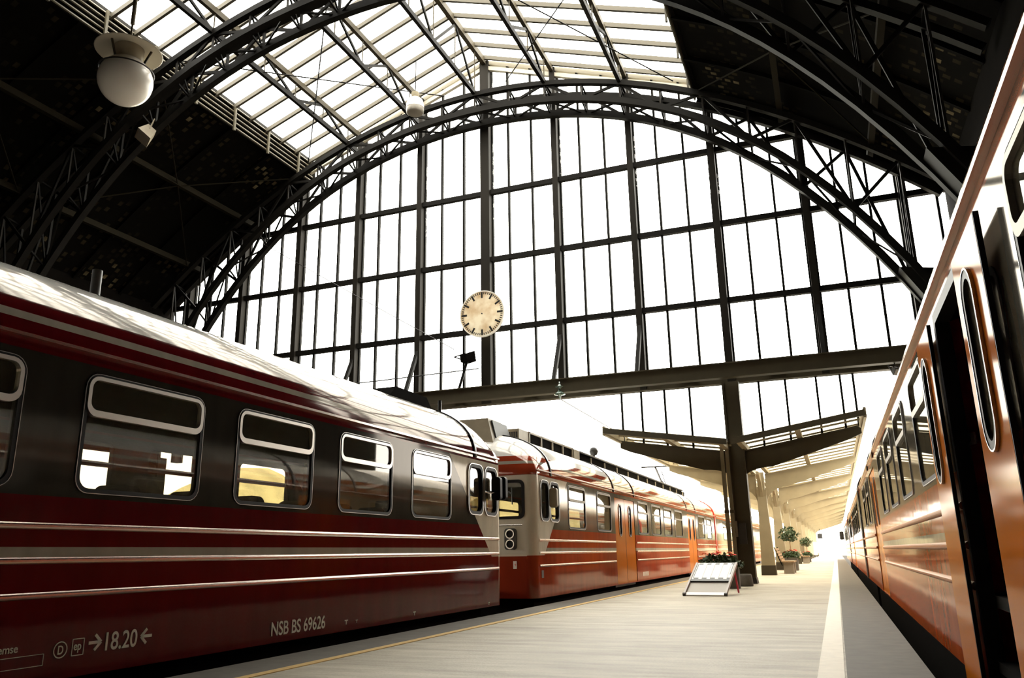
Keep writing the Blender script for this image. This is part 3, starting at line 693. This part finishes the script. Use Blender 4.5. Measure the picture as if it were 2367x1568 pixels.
pn = MB(); pn.tube([(-1.5, g(36.6), 3.35), (-1.5, g(35.8), 3.75), (-1.5, g(35.2), 3.85)], .05, 8); pn.tube([(-1.5, g(35.2), 3.8), (-1.5, g(34.0), 4.35)], .045, 8); pn.tube([(-1.3, g(35.3), 3.5), (-1.3, g(34.3), 4.2)], .02, 6)
pn.beam((-2.1, g(34.0), 4.38), (-.9, g(34.0), 4.38), .12, .05); pn.build('pantograph', M['black'], c2)
MB().lathe([(.05, 0), (.05, .06), (.1, .08), (.05, .12), (.1, .16), (.05, .2), (.1, .24), (.04, .3), (0, .36)], (-.95, g(37.2), 3.2), 12).build('roof_insulator', M['duct'], c2)
MB().box(-1.9, -.95, g(37.5), g(39.3), 3.2, 3.34).build('roof_hatch', M['duct'], c2)
mirror(P2, c2, g(15.35), 1, M['tan'])
# headlights and front fittings
hl = MB().prism(rrect(.38, .62, .97, 1.37, .06), lambda i, z: P2(i, -.05, z), lambda i, z: P2(i, .02, z)).build('headlight_box', M['duct'], c2)
for z in (1.265, 1.075):
    lm = MB(); n = 20; ring(lm, [(.50 + .09 * math.cos(2 * PI * k / n), z + .09 * math.sin(2 * PI * k / n)) for k in range(n)], [(.50 + .07 * math.cos(2 * PI * k / n), z + .07 * math.sin(2 * PI * k / n)) for k in range(n)], lambda i, q: P2(i, -.075, q), lambda i, q: P2(i, -.04, q)); bz = lm.build('bezel', M['chrome'], hl)
    MB().prism([(.50 + .07 * math.cos(2 * PI * k / n), z + .07 * math.sin(2 * PI * k / n)) for k in range(n)], lambda i, q: P2(i, -.062, q), lambda i, q: P2(i, -.055, q)).build('lens', M['rubber'], hl)
MB().tube([P2(.24, -.06, 1.43), P2(1.2, -.06, 1.43)], .014, 8).build('handrail', M['chrome'], c2)
wp = MB(); wp.tube([P2(.78, -.05, 2.24), P2(.45, -.06, 2.02)], .012, 6); wp.tube([P2(.83, -.05, 2.24), P2(.49, -.06, 2.02)], .008, 6); wp.tube([P2(.45, -.06, 2.14), P2(.44, -.06, 1.82)], .012, 6); wp.build('wiper', M['black'], c2)
MB().box(*sorted((-.18, -2.82)), -.004, .0, .85, .885).build('pale_stripe', M['lettering'], c2)
tg = MB().box(*sorted((-.39, -.46)), -.012, 0, .62, .76).build('warning_plate', M['white'], c2)
MB().add([(-.41, -.0135, .745), (-.43, -.0135, .685), (-.415, -.0135, .69), (-.425, -.0135, .635), (-.40, -.0135, .705), (-.415, -.0135, .70)], [(0, 1, 2, 3, 4, 5)]).build('flash_mark', M['red_rim'], tg)
cp = MB(); cp.tube([P2(1.5, .1, .05), P2(1.5, -1.3, .05)], .12, 12); cp.tube([P2(.9, .1, .15), P2(.9, -.35, .15)], .09, 10); cp.box(-.98, -.82, -.4, -.34, .02, .28); cp.build('coupler', M['black'], c2)
MB().box(*sorted((-.02, .004)), .30, .42, .44, .58).build('jumper_socket', M['black'], c2)
for k in range(5): MB().box(.0, .003, g(23.75 + .16 * k), g(23.86 + .16 * k), .21, .33).build('lettering', M['lettering'], c2)

# --- third car, behind the pillar
c3, P3, LM3, _ = car('left_far', 'pale orange coach beyond the bright red end arch, partly behind the iron pillar', XL, 1, 40.4, 66.0, False, False,
    [(43.0, 44.5), (45.3, 46.8), (47.6, 49.1), (51.5, 53), (54, 55.5), (56.5, 58)], [], detail=False, rim0=None)

# --- right-hand train
c4, P4, LM4, leaf4 = car('right_near', 'orange-red train car with open doors, close on the right edge of the platform', XR, -1, -11.0, 25.3, False, False,
    [(2.02, 3.28), (6.70, 7.80), (8.72, 9.95), (10.70, 11.95), (12.70, 13.92), (18.55, 19.8), (20.8, 22.1)], [(15.5, 17.7)], open_doors=[(4.38, 5.60)], straps=(15.3, 17.9), rim1=M['black'], pane='dusty_glass')
h = lambda y: y + 11.0
leaf4(h(5.62), h(6.30), -.06, .0, 2.29); leaf4(h(3.68), h(4.36), -.06, .0, 2.29)
MB().box(.02, .06, h(5.70), h(5.75), .1, 2.35).build('door_seal_shade', M['rubber'], c4)
MB().prism([(.06, 5.90), (.155, 5.74), (.155, 5.96), (.06, 5.96)], lambda a, b: (a, h(b), .1), lambda a, b: (a, h(b), 2.35)).build('door_jamb', M['red_panel'], c4)
MB().box(.155, .30, h(5.76), h(5.95), .1, 2.35).build('door_seal_shade', M['rubber'], c4)  # black strip paints in the dark of the interior beside the jamb
bt = MB().prism([(.085, 5.855), (.14, 5.762), (.132, 5.757), (.077, 5.850)], lambda a, b: (a, h(b), 1.525), lambda a, b: (a, h(b), 1.60)).build('door_button', M['plate'], c4)
MB().tube([(.108, h(5.805), 1.562), (.097, h(5.800), 1.562)], .021, 14).build('push_button', M['black'], bt)
MB().box(1.0, 1.05, h(3.6), h(6.1), .62, 2.4).build('vestibule_wall', M['inside'], c4)
MB().box(.08, 1.0, h(5.97), h(6.0), .1, 2.4).build('vestibule_wall', M['inside'], c4)
MB().box(.03, .9, h(4.42), h(5.56), .2, .26).build('step', M['under'], c4)
c5, P5, LM5, _ = car('right_middle', 'second orange train car along the right platform edge, past the first dark gangway', XR, -1, 25.9, 50.6, False, False,
    [(28.2, 29.5), (30.3, 31.6), (32.4, 33.7), (34.5, 35.8), (36.6, 37.9), (41.5, 42.8), (43.6, 44.9), (45.7, 47)], [(38.4, 40.6)], detail=False, rim0=M['black'], rim1=M['black'], pane='dusty_glass')
c6, P6, LM6, _ = car('right_far', 'farthest small train car on the right platform edge with a dark cab mirror', XR, -1, 51.2, 76, False, True,
    [(54, 55.4), (57, 58.4), (60, 61.4), (63, 64.4), (66, 67.4), (69, 70.4)], [], detail=False, rim0=M['red_rim'])
MB().prism(rrect(.05, .4, 1.6, 2.3, .08), lambda i, z: P6(-i, 24.2, z), lambda i, z: P6(-i, 24.3, z)).build('wing_mirror', M['black'], c6)
for cc, yy in ((c4, 36.42), (c5, 24.82)):
    MB().box(.35, 2.65, yy, yy + .36, .2, 2.6).build('gangway_bellows', M['rubber'], cc)

# ------------------------------------------------------------------ platform canopy
PX = -2.37
def arm_poly(tip, zt, drop=.55):
    d0 = .17; top0 = 3.62
    p = [(d0, top0), (tip - .1, zt), (tip, zt - .06), (tip, zt - .2), (tip - .3, zt - .33)]
    q = []
    for k in range(9):
        t = k / 8; a = R(90 * t); q.append((.95 - .78 * math.sin(a) , 3.16 - drop * (1 - math.cos(a)) ))
    return p + [(2.1, 3.50)] + q
def canopy_frame(y, label, first=False, group=None):
    f_ = tag(empty('canopy_column', (PX, y, 0)), label, 'pillar', group)
    mm = M['iron_grey'] if first else M['canopy']
    def post(w0, w1, z0, z1, d0, d1, m, nm):
        b = MB(); frus(b, lambda i, yy, z: (i, yy, z), (-w0, w0, -d0, d0, z0), (-w1, w1, -d1, d1, z1)); return b.build(nm, m, f_)
    if first:
        post(.165, .185, .0, 5.66, .17, .17, M['iron_grey'], 'shaft')
        for s in (-1, 1): MB().box(s * .2 - .035, s * .2 + .035, -.2, .2, .15, 5.66).build('flange', mm, f_)
        post(.27, .25, 0, .16, .26, .24, M['iron_black'], 'base_block')
        rv = MB()
        for k in range(44):
            for s in (-1, 1):
                z = .35 + k * .12; rv.box(s * .2 - .015, s * .2 + .015, -.215, -.2, z, z + .03)
        rv.build('rivets', mm, f_)
        MB().box(-.12, .10, -.30, -.17, 1.05, 1.62).build('meter_box', M['iron_black'], f_)
        MB().box(-.20, -.13, -.26, -.2, 1.25, 1.68).build('cable_cover', M['tan'], f_)
    else:
        post(.235, .15, .32, 2.95, .2, .15, mm, 'shaft'); post(.26, .25, 0, .34, .23, .21, M['iron_grey'], 'base_block')
        post(.155, .2, 2.8, 3.05, .155, .2, mm, 'capital'); post(.12, .12, 3.05, 3.7, .12, .12, mm, 'head_post')
    for s, tip in ((1, 3.36), (-1, 3.38)):
        poly = [(s * a, b) for a, b in arm_poly(tip, 4.13, .3 if first else .6)]
        am = MB(); am.prism(poly, lambda a, b: (a, -.05, b), lambda a, b: (a, .05, b)); ao = am.build('bracket_arm', mm, f_)
        MB().beam((s * .17, 0, 3.62), (s * (tip - .05), 0, 4.13), .24, .03).build('flange', mm, ao)
    if not first:
        for s in (-1, 1):
            pl = [(s * .1, 2.7), (s * .25, 2.95), (s * .6, 3.3), (s * 1.3, 3.52), (s * 1.3, 3.62), (s * .1, 3.62)]
            MB().prism(pl, lambda a, b: (-.05, a, b), lambda a, b: (.05, a, b)).build('spandrel', mm, f_)
    return f_
SP = 7.8
ordn = ['second', 'third', 'fourth', 'fifth', 'sixth']
canopy_frame(23.7, 'tall dark riveted iron pillar rising past the canopy to the girder', True, 'canopy columns along the platform')
for k in range(1, 12):
    lb = ('%s canopy column from us, the %s behind the riveted pillar' % (ordn[k - 1], ['first pale one', 'second pale one', 'third pale one', 'fourth pale one', 'fifth pale one'][k - 1])) if k < 6 else 'pale canopy column far down the bright platform'
    canopy_frame(23.7 + SP * k, lb, False, 'canopy columns along the platform')
cr_ = tag(empty('canopy_roof', (PX, 21.9, 3.6)), 'butterfly platform canopy roof of glass strips over the pillar arms', 'canopy')
YE = 89.6
def zc_(d): return .10 + d * .155
for s in (-1, 1):
    MB().add([(s * .1, 0, zc_(.1) + .09), (s * 3.4, 0, zc_(3.4) + .09), (s * 3.4, YE, zc_(3.4) + .09), (s * .1, YE, zc_(.1) + .09)], [(0, 1, 2, 3)]).build('pane', M['dirty_glass'], cr_)
    for d, wd in ((.25, .14), (1.75, .14), (3.38, .1)):
        MB().beam((s * d, 0, zc_(d)), (s * d, YE, zc_(d)), wd, .14).build('purlin', M['canopy'], cr_)
    MB().beam((s * .05, 0, zc_(.05) + .0), (s * 3.42, 0, zc_(3.42) + .0), .10, .15).build('fascia', M['iron_grey'], cr_)
    MB().beam((s * 3.42, -.02, zc_(3.42)), (s * 3.42, YE, zc_(3.42)), .07, .26).build('fascia', M['canopy'], cr_)
    gb = MB()
    y = .5
    while y < YE:
        gb.beam((s * .1, y, zc_(.1) + .06), (s * 3.4, y, zc_(3.4) + .06), .09, .045); y += .975
    gb.build('glazing_bars', M['canopy'], cr_)

# down pipes on the pillar
for x, nm in ((-2.66, 'left'), (-2.80, 'right')):
    pass
for x, lab in ((-2.74, 'left one of two square downpipes against the riveted pillar'), (-2.60, 'right one of two square downpipes against the riveted pillar')):
    d = tag(empty('downpipe', (x, 23.36, 0)), lab, 'pipe', 'downpipes on the riveted pillar')
    MB().box(-.05, .05, -.05, .05, .0, 3.92).build('pipe', M['iron_cream'], d)
    MB().box(-.06, .06, -.06, .06, 3.86, 3.94).build('collar', M['iron_grey'], d); MB().box(-.06, .06, -.06, .06, 1.9, 1.98).build('collar', M['iron_grey'], d)

# ------------------------------------------------------------------ clock
ck = tag(empty('station_clock', (-10.1, 23.22, 8.62)), 'round cream station dial without hands, on the middle post of the glazed screen', 'clock')
ck.rotation_euler = (0, 0, 0)
def disc(mb, r, y0, y1, n=64): mb.prism([(r * math.cos(2 * PI * k / n), r * math.sin(2 * PI * k / n)) for k in range(n)], lambda a, b: (a, y0, b), lambda a, b: (a, y1, b)); return mb
disc(MB(), .77, -.03, .03).build('dial', M['dial'], ck)
rm = MB(); ring(rm, [(.80 * math.cos(2 * PI * k / 64), .80 * math.sin(2 * PI * k / 64)) for k in range(64)], [(.765 * math.cos(2 * PI * k / 64), .765 * math.sin(2 * PI * k / 64)) for k in range(64)], lambda a, b: (a, -.045, b), lambda a, b: (a, .05, b)); rm.build('rim', M['white'], ck)
for k in range(60):
    t = 2 * PI * k / 60; c, s = math.cos(t), math.sin(t); big = k % 5 == 0
    r0, r1, wd = (.545, .745, .062) if big else (.670, .745, .027)
    MB().beam((s * r0, -.033, c * r0), (s * r1, -.033, c * r1), .008, wd, (c, 0, -s)).build('hour_mark' if big else 'minute_mark', M['black'], ck)
disc(MB(), .022, -.045, -.03, 16).build('spindle', M['black'], ck)
MB().beam((.0, .05, 0), (-.1, .6, 0), .08, .08).build('bracket', M['iron'], ck)

# ------------------------------------------------------------------ lamps
gl = tag(empty('globe_lamp', (XC, 8.6, 8.68)), 'large white globe lamp with a saucer shade hanging at the upper left', 'lamp')
MB().lathe([(.43 * math.sin(PI * k / 24), -.43 * math.cos(PI * k / 24)) for k in range(25)], (0, 0, 0), 36).build('globe', M['globe'], gl)
MB().lathe([(.432, .13), (.438, .14), (.405, .15)][0:2] + [(.416, .135), (.425, .12)], (0, 0, .03), 36).build('seam', M['duct'], gl)
MB().lathe([(.12, .62), (.27, .61), (.52, .54), (.535, .55), (.30, .66), (.12, .70), (0, .70)], (0, 0, .0), 36).build('shade', M['shade'], gl)
MB().lathe([(.22, .36), (.24, .61)], (0, 0, 0), 24).build('neck', M['tan'], gl)
for k in range(3):
    t = R(30 + 120 * k); MB().tube([(.26 * math.cos(t), .26 * math.sin(t), .34), (.36 * math.cos(t), .36 * math.sin(t), .59)], .02, 6).build('clip', M['iron_grey'], gl)
rd = MB(); rd.tube([(0, 0, .70), (0, 0, 1.1)], .018, 6); rd.tube([(0, 0, 1.1), (0, 0, 10.1)], .035, 8); rd.build('hanging_rod', M['iron_cream'], gl)
l2 = tag(empty('pendant_lamp', (-12.1, 22.0, 16.1)), 'small white dome lamp hanging from the skylight above the glazed screen', 'lamp')
MB().lathe([(0, .42), (.16, .40), (.27, .30), (.315, .12), (.32, 0)], (0, 0, 0), 28).build('dome', M['globe'], l2)
MB().lathe([(.31, .01), (.31, -.16), (.26, -.20), (0, -.21)], (0, 0, 0), 28).build('bowl', M['grey_lens'], l2)
MB().lathe([(.14, .40), (.14, .62), (.1, .64), (0, .64)], (0, 0, 0), 16).build('cap', M['iron_cream'], l2)
MB().tube([(0, 0, .64), (0, 0, z_sky(-1.85) - 16.2)], .02, 6).build('hanging_rod', M['iron'], l2)
def floodlight(loc, rz, tilt, lab, m, sc=1.0):
    f_ = tag(empty('floodlight', loc, rz), lab, 'floodlight', 'floodlights on the ironwork')
    def T(p): 
        v = Matrix.Rotation(tilt, 3, 'X') @ (Vector(p) * sc); return (v.x, v.y, v.z)
    hb = MB(); frus(hb, lambda i, y, z: T((i, y, z)), (-.24, .24, -.02, .16, -.02), (-.30, .30, -.12, .22, .0)); 
    b = MB(); b.add([T(p) for p in ((-.3, -.2, -.2), (.3, -.2, -.2), (.3, -.2, .2), (-.3, -.2, .2), (-.2, .14, -.13), (.2, .14, -.13), (.2, .14, .13), (-.2, .14, .13))], [(0, 1, 2, 3), (4, 5, 6, 7), (0, 1, 5, 4), (1, 2, 6, 5), (2, 3, 7, 6), (3, 0, 4, 7)]); b.build('housing', m, f_)
    b = MB(); b.add([T(p) for p in ((-.26, -.205, -.16), (.26, -.205, -.16), (.26, -.205, .16), (-.26, -.205, .16), (-.26, -.21, -.16), (.26, -.21, -.16), (.26, -.21, .16), (-.26, -.21, .16))], [(0, 1, 2, 3), (4, 5, 6, 7), (0, 1, 5, 4), (1, 2, 6, 5), (2, 3, 7, 6), (3, 0, 4, 7)]); b.build('lens', M['grey_lens'], f_)
    yk = MB(); yk.beam(T((-.33, 0, 0)), T((-.33, .3, .1)), .03, .03); yk.beam(T((.33, 0, 0)), T((.33, .3, .1)), .03, .03); yk.beam(T((-.34, .3, .1)), T((.34, .3, .1)), .03, .03); yk.build('yoke', m, f_)
    return f_
floodlight((-18.0, 16.1, 13.35), R(-35), R(55), 'small floodlight on the near arch below the globe lamp', M['tan'], 1.1)
fb = floodlight((-10.72, 23.3, 7.2), R(150), R(-10), 'dark floodlight on a raking bracket under the clock', M['under'], .9)
MB().beam((-.05, .0, -.12), (.12, .22, -1.08), .08, .08).build('bracket', M['iron'], fb)
f3 = floodlight((2.0, 23.0, 5.45), R(40), R(40), 'little dark floodlight hung under the girder beside the right train roof', M['duct'], .5)
MB().tube([(0, .1, .05), (.05, .05, .26)], .02, 6).build('bracket', M['duct'], f3)

# insulator and overhead wires
ins = tag(MB().lathe([(.0, .36), (.02, .36), (.02, .3), (.05, .24), (.14, .2), (.05, .17), (.04, .08), (.12, .02), (.17, -.04), (.05, -.06), (.03, -.16), (0, -.16)], (0, 0, 0), 20).build('glass_insulator', M['insul']), 'green glass insulator hanging in front of the girder', 'insulator'); ins.location = (-7.33, 22.73, 5.60)
def wire(nm, pts, r, lab):
    return tag(MB().tube(pts, r, 6).build(nm, M['black']), lab, 'wire', 'overhead wires')
wire('overhead_wire', [(-7.33, 22.73, 5.43), (-7.0, 40, 5.0), (-6.9, 60, 5.0)], .02, 'thin overhead wire running out from the green insulator')
wire('overhead_wire', [(-19.3, 23.3, 12.6), (-15, 23.4, 9.9), (-11.2, 23.35, 7.55)], .015, 'thin sagging wire crossing the left half of the glazed screen')
wire('cross_wire', [(-17.4, 23.5, 6.75), (-14, 23.5, 6.78), (-10.47, 23.75, 6.9)], .02, 'level wire low across the glazed screen left of the middle post')

# ------------------------------------------------------------------ sign board lying back on the platform
sb = tag(empty('sign_board', (-2.60, 17.25, 0), R(-8)), 'white tilted notice board in a metal frame lying back before the planter', 'notice board')
TL = math.atan2(.60, 1.08)
def B(x, t, n): return (x, t * math.cos(TL) - n * math.sin(TL), t * math.sin(TL) + n * math.cos(TL))
def bbox(x0, x1, t0, t1, n0, n1):
    b = MB(); b.add([B(x, t, n) for n in (n0, n1) for x, t in ((x0, t0), (x1, t0), (x1, t1), (x0, t1))], [(0, 3, 2, 1), (4, 5, 6, 7), (0, 1, 5, 4), (1, 2, 6, 5), (2, 3, 7, 6), (3, 0, 4, 7)]); return b
for x in (-.43, .43):
    rl = bbox(x - .02, x + .02, .0, 1.23, 0, .06).build('side_rail', M['rail'], sb)
    MB().tube([B(x - .03, .02, .03), B(x + .03, .02, .03)], .035, 12).build('end_cap', M['duct'], rl)
bp_ = bbox(-.405, .405, .55, 1.22, .015, .05).build('poster_panel', M['board_white'], sb)
bbox(-.405, .405, .49, .565, .0, .055).build('bottom_edge', M['black'], bp_)
for k in range(5):
    x = -.36 + k * .175
    bbox(x, x + .085, 1.155, 1.195, .05, .053).build('heading_mark', M['black'], bp_)
    bbox(x, x + .10, .58, .62, .05, .053).build('heading_mark', M['black'], bp_)
    if k: bbox(x - .004, x + .002, .60, 1.19, .05, .052).build('column_rule', M['board_grey'], bp_)
bbox(-.385, -.37, .60, 1.19, .05, .053).build('dark_margin', M['black'], bp_)
bbox(.375, .39, .75, 1.15, .05, .053).build('dark_margin', M['black'], bp_)
bbox(-.40, .40, .10, .50, .0, .02).build('lower_panel', M['board_grey'], sb)
bbox(-.43, .43, .0, .10, .0, .03).build('bottom_bar', M['board_white'], sb)
for x in (-.38, .40):
    lg = MB(); lg.beam(B(x, 1.05, 0), (x, 1.15, 0.02), .04, .03, (1, 0, 0)); lg.build('prop_leg', M['red_panel'], sb)

# ------------------------------------------------------------------ planters, bench
def leaf_mesh(mb, c, s, rnd):
    a = Vector((rnd.uniform(-1, 1), rnd.uniform(-1, 1), rnd.uniform(-.3, .8))).normalized(); b = a.cross(Vector((rnd.uniform(-1, 1), rnd.uniform(-1, 1), rnd.uniform(-1, 1)))).normalized()
    c = Vector(c); mb.add([c, c + a * s * .5 + b * s * .35, c + a * s, c + a * s * .5 - b * s * .35], [(0, 1, 2, 3)])
def flowers(mb, c, r, rnd):
    for k in range(9):
        t = rnd.uniform(0, 2 * PI); q = rnd.uniform(.1, 1); p = Vector(c) + Vector((math.cos(t) * r * q, math.sin(t) * r * q, r * .7 * math.sqrt(max(0, 1 - q * q)))); s = r * .5
        mb.add([p + Vector((s * math.cos(a), s * math.sin(a) * .8, .3 * s * math.sin(2 * a))) for a in [2 * PI * j / 6 for j in range(6)]], [tuple(range(6))])
def planter(loc, L_, W_, H_, lab, rnd, tree=False, mat_=None, nfl=9):
    p = tag(empty('flower_planter', loc), lab, 'planter', 'planters on the platform')
    b = MB(); ring(b, rrect(-L_ / 2, L_ / 2, -W_ / 2, W_ / 2, .04), rrect(-L_ / 2 + .05, L_ / 2 - .05, -W_ / 2 + .05, W_ / 2 - .05, .03), lambda x, y: (x, y, H_), lambda x, y: (x, y, 0)); b.build('trough', mat_ or M['planter'], p)
    MB().prism(rrect(-L_ / 2 + .05, L_ / 2 - .05, -W_ / 2 + .05, W_ / 2 - .05, .03), lambda x, y: (x, y, H_ - .06), lambda x, y: (x, y, .02)).build('soil', M['under'], p)
    f_ = MB()
    for k in range(620):
        x = rnd.uniform(-L_ / 2 - .06, L_ / 2 + .06); z = H_ + rnd.random() ** 1.2 * .26 * (1 - (abs(x) / (L_ / 2 + .1)) ** 4)
        leaf_mesh(f_, (x, rnd.uniform(-W_ / 2 - .04, W_ / 2 + .04), z - .03), .115, rnd)
    f_.build('foliage', M['foliage'], p)
    for k in range(nfl):
        q = MB(); flowers(q, (-L_ / 2 + .04 + (L_ - .08) * (k + rnd.uniform(.2, .8)) / nfl, rnd.uniform(-W_ / 3, W_ / 3), H_ + rnd.uniform(.17, .28)), rnd.uniform(.06, .085), rnd); q.build('flower_head', M['petal'] if rnd.random() < .65 else M['petal_pale'], p)
    if tree:
        MB().tube([(0, 0, H_), (.03, 0, H_ + .5), (0, .02, H_ + .85)], [.025, .02, .015], 6).build('tree_stem', M['wood'], p)
        t_ = MB()
        for k in range(380):
            d = Vector((rnd.gauss(0, 1), rnd.gauss(0, 1), rnd.gauss(0, 1))).normalized() * rnd.random() ** .4 * .42
            leaf_mesh(t_, (d.x, d.y, H_ + .95 + d.z * .8), .12, rnd)
        t_.build('tree_crown', M['foliage'], p)
    return p
rnd = random.Random(5)
planter((-2.68, 20.7, 0), .84, .34, .53, 'dark flower trough with red geraniums behind the tilted notice board', rnd)
planter((-1.90, 38.0, 0), .56, .9, .55, 'stone planter with red flowers and a small tree beyond the bench', rnd, True)
planter((-2.0, 62.0, 0), .5, .7, .42, 'tiny distant planter with a small tree beside the far bench', rnd, True)
# the stone at the right end of the trough
st_ = MB(); st_.lathe([(.0, .0), (.19, 0), (.2, .03), (.18, .26), (.16, .30), (0, .30)], (0, 0, 0), 14); st_ = tag(st_.build('stone_bollard', M['planter']), 'short dark round stone block at the foot of the riveted pillar', 'stone block'); st_.location = (-2.27, 22.0, 0)
def bench(loc, lab):
    b = tag(empty('bench', loc), lab, 'bench', 'benches on the platform')
    for k in range(4): MB().box(-.05 + .11 * k, .05 + .11 * k, -1.0, 1.0, .42, .46).build('seat_slat', M['wood'], b)
    for k in range(5):
        z = .5 + .1 * k; x = -.08 - .045 * k; MB().beam((x, -1.0, z), (x, 1.0, z), .03, .085).build('back_slat', M['wood'], b)
    for y in (-.75, .75): MB().box(-.02, .34, y - .12, y + .12, 0, .42).build('support', M['concrete'], b)
    for y in (-.9, .9): MB().beam((-.06, y, .3), (-.30, y, .98), .04, .05, (0, 1, 0)).build('back_post', M['iron'], b)
bench((-1.92, 33.8, 0), 'wooden slatted bench on concrete blocks behind the second canopy column')
bench((-2.05, 56.5, 0), 'small distant wooden bench far down the platform')
hs = tag(empty('hanging_sign', (-1.65, 101.8, 0)), 'small black sign box hanging over the far platform', 'sign')
MB().box(-.27, .27, -.1, .1, 2.0, 2.6).build('sign_box', M['black'], hs); MB().tube([(0, 0, 2.6), (0, 0, 3.72)], .03, 6).build('hanger', M['iron'], hs)
ps = tag(empty('poster_stand', (-2.05, 92, 0)), 'reddish upright poster stand at the far end of the platform', 'poster stand')
MB().box(-.2, .2, -.06, .06, .25, 1.6).build('panel', M['poster'], ps)
for x in (-.15, .15): MB().box(x - .03, x + .03, -.05, .05, 0, .3).build('leg', M['iron'], ps)

# ------------------------------------------------------------------ distant hillside
hm = MB(); nx, ny = 40, 6; vs = []; fs = []
for i in range(nx + 1):
    x = -330 + 420 * i / nx
    for j in range(ny + 1):
        t = j / ny; hgt = (26 + 16 * math.sin(i * .35) + 7 * math.sin(i * 1.3 + 1)) * (.35 + .65 * max(0, min(1, (-x + 40) / 200)))
        vs.append((x, 230 + 120 * t, -1.2 + hgt * math.sin(t * PI / 2)))
for i in range(nx):
    for j in range(ny): a = i * (ny + 1) + j; fs.append((a, a + 1, a + ny + 2, a + ny + 1))
hm.add(vs, fs, True); tag(hm.build('hillside', M['hill']), kind='structure')
